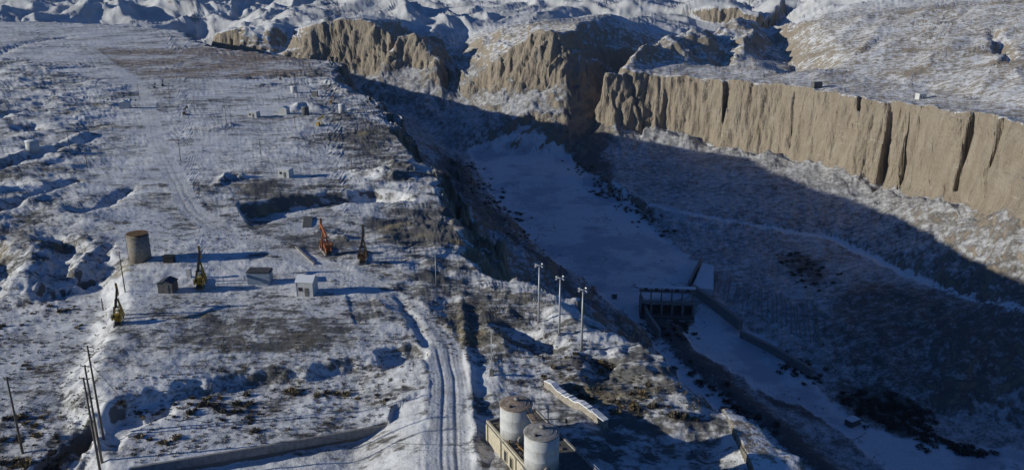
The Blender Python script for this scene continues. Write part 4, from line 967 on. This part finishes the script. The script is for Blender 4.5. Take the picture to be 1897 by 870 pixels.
def skidrig(bx, by, sc, m, label):
    p = stand(bx, by); t = thing('wellhead_unit', label, 'machine', p, rnd.uniform(-0.5, 0.5), 'small wellhead machines', sc)
    MB().box((0, 0, 0.2), (1.6, 4.0, 0.5)).build('skid_base', 'conc', t)
    for x in (-0.6, 0.6): MB().bar((x, 0.4, 0.4), (0, 0.4, 3.0), 0.18).build('leg', m, t)
    MB().bar((0, -1.7, 2.7), (0, 2.1, 3.5), 0.28, 0.42).build('walking_beam', m, t)
    MB().box((0, 2.2, 3.3), (0.4, 0.5, 1.3)).build('horse_head', m, t)
    MB().box((0, -1.3, 1.0), (1.1, 1.0, 1.3)).build('gearbox', m, t)
for bx, by, sc, m, lb in ((593,233,1.2,'yellow','far small brownish yellow pump unit near the canyon rim'), (615,192,1.2,'brown','far small brown pump unit between the two white tanks'), (344,213,1.1,'black','far small dark pump unit right of the dirt road'),
                      (302,160,1.1,'black','right one of two far dark pump units by the brown field'), (287,163,0.8,'black','left one of two far dark pump units by the brown field'), (520,148,0.9,'black','far dark pump unit right of the brown field edge')):
    skidrig(bx, by, sc, m, lb)
pp = stand(570, 412); pad = MB()
pad.box((0, 0, 0.03), (2.6, 11.0, 0.5)); po = pad.build('concrete_pad', 'dconc'); po.location = pp; po.rotation_euler = (0, 0, 0.20); tag(po, 'dark flat concrete pad lying in the snow behind the orange pumpjack', 'pad')

# ------------------------------------------------------------------ sluice dam in the canyon
A = Vector(at_z(1186, 568, -116.5)); Bq = Vector(at_z(1282, 572, -116.5))
dz0 = -116.5
dv = Bq - A; L = dv.length; ang = math.atan2(dv.y, dv.x)
dam = thing('sluice_dam', 'concrete sluice dam with raised gate frame across the frozen river', 'dam', (A.x, A.y, dz0), ang)
for i in range(6): MB().box((i*L/5, -2.0, 0.6), (1.2, 7.0, 8.2)).build('pier', 'conc', dam)
for i in range(5):
    g = MB().box(((i+0.5)*L/5, -1.0, -0.4), (L/5-1.25, 0.4, 5.6)).build('gate', 'dconc', dam)
    rb = MB()
    for z in (-2, -0.6, 0.8): rb.box(((i+0.5)*L/5, -1.3, z), (L/5-1.4, 0.2, 0.25))
    rb.build('gate_rib', 'brown', g)
MB().box((L/2, -3.4, 4.95), (L+2, 4.0, 0.5)).build('deck', 'conc', dam)
for s in (-1, 1):
    rl = MB(); y = -3.4+s*1.9
    for i in range(20): rl.box((i*(L+1)/19-0.5, y, 5.7), (0.12, 0.12, 1.0))
    rl.box((L/2, y, 6.2), (L+1.4, 0.1, 0.1)); rl.build('railing', 'conc', dam)
for i in range(6):
    for y in (0.2, 2.2): MB().box((i*L/5, y, 7.2), (0.6, 0.6, 5.0)).build('column', 'conc', dam)
MB().box((L/2, 1.2, 9.9), (L+2.0, 3.6, 0.5)).build('hoist_bridge', 'conc', dam)
for s in (-1, 1):
    rl = MB(); y = 1.2+s*1.7
    for i in range(22): rl.box((i*(L+1.6)/21-0.8, y, 10.7), (0.12, 0.12, 1.1))
    rl.box((L/2, y, 11.2), (L+1.8, 0.1, 0.1)); rl.build('railing', 'conc', dam)
for i in range(5):
    ho = MB().box(((i+0.5)*L/5, 1.2, 10.75), (1.9, 1.3, 1.2)).build('hoist', 'dconc', dam)
    MB().tube([((i+0.5)*L/5-1.5, 1.2, 10.8), ((i+0.5)*L/5+1.5, 1.2, 10.8)], 0.25, 8).build('drum', 'brown', ho)
MB().box((L/2, 1.2, 12.6), (L+2.6, 4.2, 0.25)).build('canopy', 'snow', dam)
for i in range(6):
    for y in (-0.5, 2.9): MB().box((i*L/5, y, 11.3), (0.25, 0.25, 2.4)).build('canopy_post', 'conc', dam)
MB().box((L/2, -6.0, -2.6), (L+1, 7.0, 1.2)).build('sill', 'dconc', dam)
def cwall(name, label, lst, z, h, w, m='conc'):
    P = pline(lst, 4, z); wall_run(name, label, P, h, w, m, cap=0.2, ztop=z+h)
cwall('wing_wall', 'concrete guide wall slanting down from the right end of the dam', [(1283, 540), (1330, 574), (1372, 607)], -117, 4.5, 2.2)
cwall('wing_wall', 'concrete bank wall farther downstream of the dam', [(1372, 622), (1440, 655), (1505, 694)], -119, 3.0, 1.8)
cwall('wing_wall', 'concrete wall edging the sloping apron upstream of the dam', [(1276, 532), (1298, 488)], -116, 4.0, 1.2)
cwall('wing_wall', 'short concrete wall at the left end of the dam', [(1186, 556), (1200, 590), (1222, 622)], -118, 3.5, 1.6)
# apron slab upstream, snow on it
ap = MB(); q = [Vector(at_z(*p_)) for p_ in ((1282, 532, -113), (1322, 536, -111), (1322, 492, -109), (1302, 486, -112))]; o0 = q[0].copy()
ap.add([v-o0 for v in q] + [v-o0-Vector((0, 0, 4)) for v in q], [(0,1,2,3),(7,6,5,4),(0,4,5,1),(1,5,6,2),(2,6,7,3),(3,7,4,0)])
o = ap.build('apron_slab', 'snow'); o.location = o0; tag(o, 'snow-covered sloping apron slab upstream of the dam', 'apron')
gt = shed(1138, 552, 2.6, 2.4, 3.2, 0.2, 'small dark gauge hut at the river edge left of the dam', 'dconc', 'snow', 'flat', False, 'hut', z0=-117)
# ribbed bank
rv = thing('slope_revetment', 'bank slope with pale concrete ribs right of the dam', 'revetment', stand(1400, 600, -116))
p0 = rv.location.copy()
for i in range(24):
    f = i/23; a = stand(1312+f*208, 533+f*103+ (8 if i % 2 else 0), -116); b = stand(1322+f*190+rnd.uniform(-3, 3), 498+f*60+rnd.uniform(0, 22), -112)
    m_ = MB(); n = 7; P = []
    for k in range(n+1):
        q = a.lerp(b, k/n); P.append(Vector((q.x, q.y, gz(q.x, q.y)+0.25)))
    for k in range(n): m_.bar(P[k]-p0, P[k+1]-p0, 0.5, 0.9)
    m_.build('rib', 'conc', rv)

# ------------------------------------------------------------------ shrubs, tufts, thickets
nr = np.random.RandomState(3)
def twigs(n, rad, hgt, w, seed):
    g = np.random.RandomState(seed)
    a = g.rand(n)*2*np.pi; rr_ = rad*np.sqrt(g.rand(n))*0.55; el = g.rand(n)*1.25+0.25
    base = np.stack([rr_*np.cos(a), rr_*np.sin(a), -0.08+0*a], 1)
    a2 = a + g.randn(n)*0.7; Lh = rad*(0.35+0.65*g.rand(n))
    tip = base + np.stack([Lh*np.cos(a2)*np.cos(el), Lh*np.sin(a2)*np.cos(el), hgt*(0.4+0.6*g.rand(n))*np.sin(el)], 1)
    sd = np.stack([-np.sin(a2), np.cos(a2), 0*a2], 1)*w*(0.6+0.8*g.rand(n))[:, None]
    mid = (base+tip)/2 + np.stack([g.randn(n), g.randn(n), np.abs(g.randn(n))], 1)*rad*0.10
    V = np.stack([base-sd*0.5, base+sd*0.5, mid+sd, tip, mid-sd], 1).reshape(-1, 3)
    i = np.arange(n)*5; F = np.concatenate([np.stack([i, i+1, i+2], 1), np.stack([i, i+2, i+4], 1), np.stack([i+4, i+2, i+3], 1)])
    return V, F
def np_mesh(name, V, F, m):
    me = bpy.data.meshes.new(name); me.vertices.add(len(V)); me.vertices.foreach_set('co', V.astype(np.float32).ravel())
    me.loops.add(len(F)*3); me.loops.foreach_set('vertex_index', F.astype(np.int32).ravel()); me.polygons.add(len(F)); me.polygons.foreach_set('loop_start', np.arange(len(F), dtype=np.int32)*3)
    me.update(calc_edges=True); me.materials.append(MT[m]); return me
protos = [np_mesh('shrub', *twigs(70, 0.75, 0.85, 0.09, 50+i), 'twig' if i < 3 else 'grassy') for i in range(5)]
def inpoly(px, py, P):
    ins = False; n = len(P)
    for i in range(n):
        a, b = P[i], P[(i+1) % n]
        if (a[1] > py) != (b[1] > py) and px < (b[0]-a[0])*(py-a[1])/(b[1]-a[1]) + a[0]: ins = not ins
    return ins
SHR = [([(205,760),(330,735),(560,715),(720,720),(715,775),(480,815),(250,855),(205,850)], 95, 'dry shrub on the snowy terrace above the concrete retaining wall'),
       ([(0,770),(150,735),(165,870),(0,870)], 50, 'dry shrub on the low snowy ground round the clustered power poles'),
       ([(960,640),(1100,660),(1300,740),(1290,780),(1120,770),(1000,700)], 60, 'dry shrub on the rough snowy rim behind the white tanks'),
       ([(0,560),(160,560),(150,690),(0,700)], 30, 'dry shrub on the low snowy flat left of the pumpjacks')]
SHn = 0
for P, n, lb in SHR:
    xs = [p[0] for p in P]; ys = [p[1] for p in P]; k = 0
    cen = []
    while len(cen) < max(4, n//6):
        q = (rnd.uniform(min(xs), max(xs)), rnd.uniform(min(ys), max(ys)))
        if inpoly(*q, P): cen.append(q)
    while k < n:
        c_ = rnd.choice(cen); px, py = c_[0]+rnd.gauss(0, 26), c_[1]+rnd.gauss(0, 7)
        if not inpoly(px, py, P): continue
        p = stand(px, py); o = bpy.data.objects.new('shrub', protos[rnd.randrange(5)]); col.objects.link(o); o.location = p
        s = 0.35+1.1*rnd.random()**1.8; o.scale = (s*rnd.uniform(0.9, 1.4), s, s*rnd.uniform(0.7, 1.1)); o.rotation_euler = (0, 0, rnd.uniform(0, 6.28))
        tag(o, lb, 'shrub', lb.replace('dry shrub', 'dry shrubs')); k += 1
def scatter(name, polys, m, label, rad, nt, w, hgt=0.8, z0=0.0, spread=0.0):
    Vs = []; Fs = []; off = 0
    lib = [twigs(nt, 1.0, hgt, w, 200+i) for i in range(8)]
    for P, n in polys:
        xs = [p[0] for p in P]; ys = [p[1] for p in P]; k = 0
        while k < n:
            px, py = rnd.uniform(min(xs), max(xs)), rnd.uniform(min(ys), max(ys))
            if not inpoly(px, py, P): continue
            k += 1; px += rnd.gauss(0, spread); py += rnd.gauss(0, spread*0.45); p = stand(px, py, z0)
            V, F = lib[rnd.randrange(8)]; s = rnd.uniform(*rad); a = rnd.uniform(0, 6.28); ca, sa = math.cos(a), math.sin(a)
            W = V @ np.array([[ca, -sa, 0], [sa, ca, 0], [0, 0, 1]])*s + np.array(p)
            Vs.append(W); Fs.append(F+off); off += len(V)
    o = bpy.data.objects.new(name, np_mesh(name, np.concatenate(Vs), np.concatenate(Fs), m)); col.objects.link(o); o['kind'] = 'stuff'; o['label'] = label; o['category'] = 'vegetation'
    return o
scatter('dry_tufts', [([(0,520),(200,560),(160,870),(0,870)], 500), ([(205,700),(780,650),(720,780),(250,860)], 700), ([(0,130),(260,180),(250,400),(200,520),(0,520)], 900), ([(280,180),(640,180),(740,330),(440,380),(330,300)], 700),
    ([(250,540),(720,520),(780,640),(300,700)], 250), ([(700,560),(960,560),(1340,750),(1280,790),(900,700)], 900), ([(230,400),(440,400),(560,460),(260,470)], 200)], 'twig', 'low dry tufts scattered over the snowy plateau', (0.22, 0.6), 16, 0.12, 0.75)
scatter('thicket', [([(1560,725),(1640,735),(1720,770),(1710,800),(1640,790),(1570,755)], 160), ([(1440,650),(1500,672),(1510,705),(1460,690)], 40), ([(1690,780),(1760,820),(1850,840),(1800,850),(1700,815)], 60), ([(1050,298),(1080,305),(1180,390),(1240,440),(1170,400),(1100,345)], 140),
    ([(860,300),(880,300),(960,410),(1000,465),(960,440),(880,350)], 120), ([(1440,470),(1500,480),(1545,520),(1490,525)], 50), ([(1250,655),(1330,730),(1420,810),(1360,770)], 60), ([(1230,590),(1290,590),(1260,635),(1235,625)], 30)], 'thick', 'dark bare thickets along the canyon floor and river edge', (0.8, 2.8), 46, 0.11, 0.7, z0=-113, spread=14.0)
# ------------------------------------------------------------------ thin winter air
hz = MB().box((0, 3650, 280), (14000, 8000, 1000)); hm_, hnt, hb_ = mat('thin_air'); hnt.nodes.clear()
ho_ = hnt.nodes.new('ShaderNodeOutputMaterial'); hv = hnt.nodes.new('ShaderNodeVolumePrincipled')
hv.inputs['Density'].default_value = 0.000028; hv.inputs['Color'].default_value = (0.55, 0.75, 1.0, 1); hv.inputs['Anisotropy'].default_value = 0.2
hnt.links.new(hv.outputs[0], ho_.inputs['Volume'])
o = hz.build('haze', hm_); o['kind'] = 'stuff'; o['label'] = 'thin cold haze lying over the whole landscape'
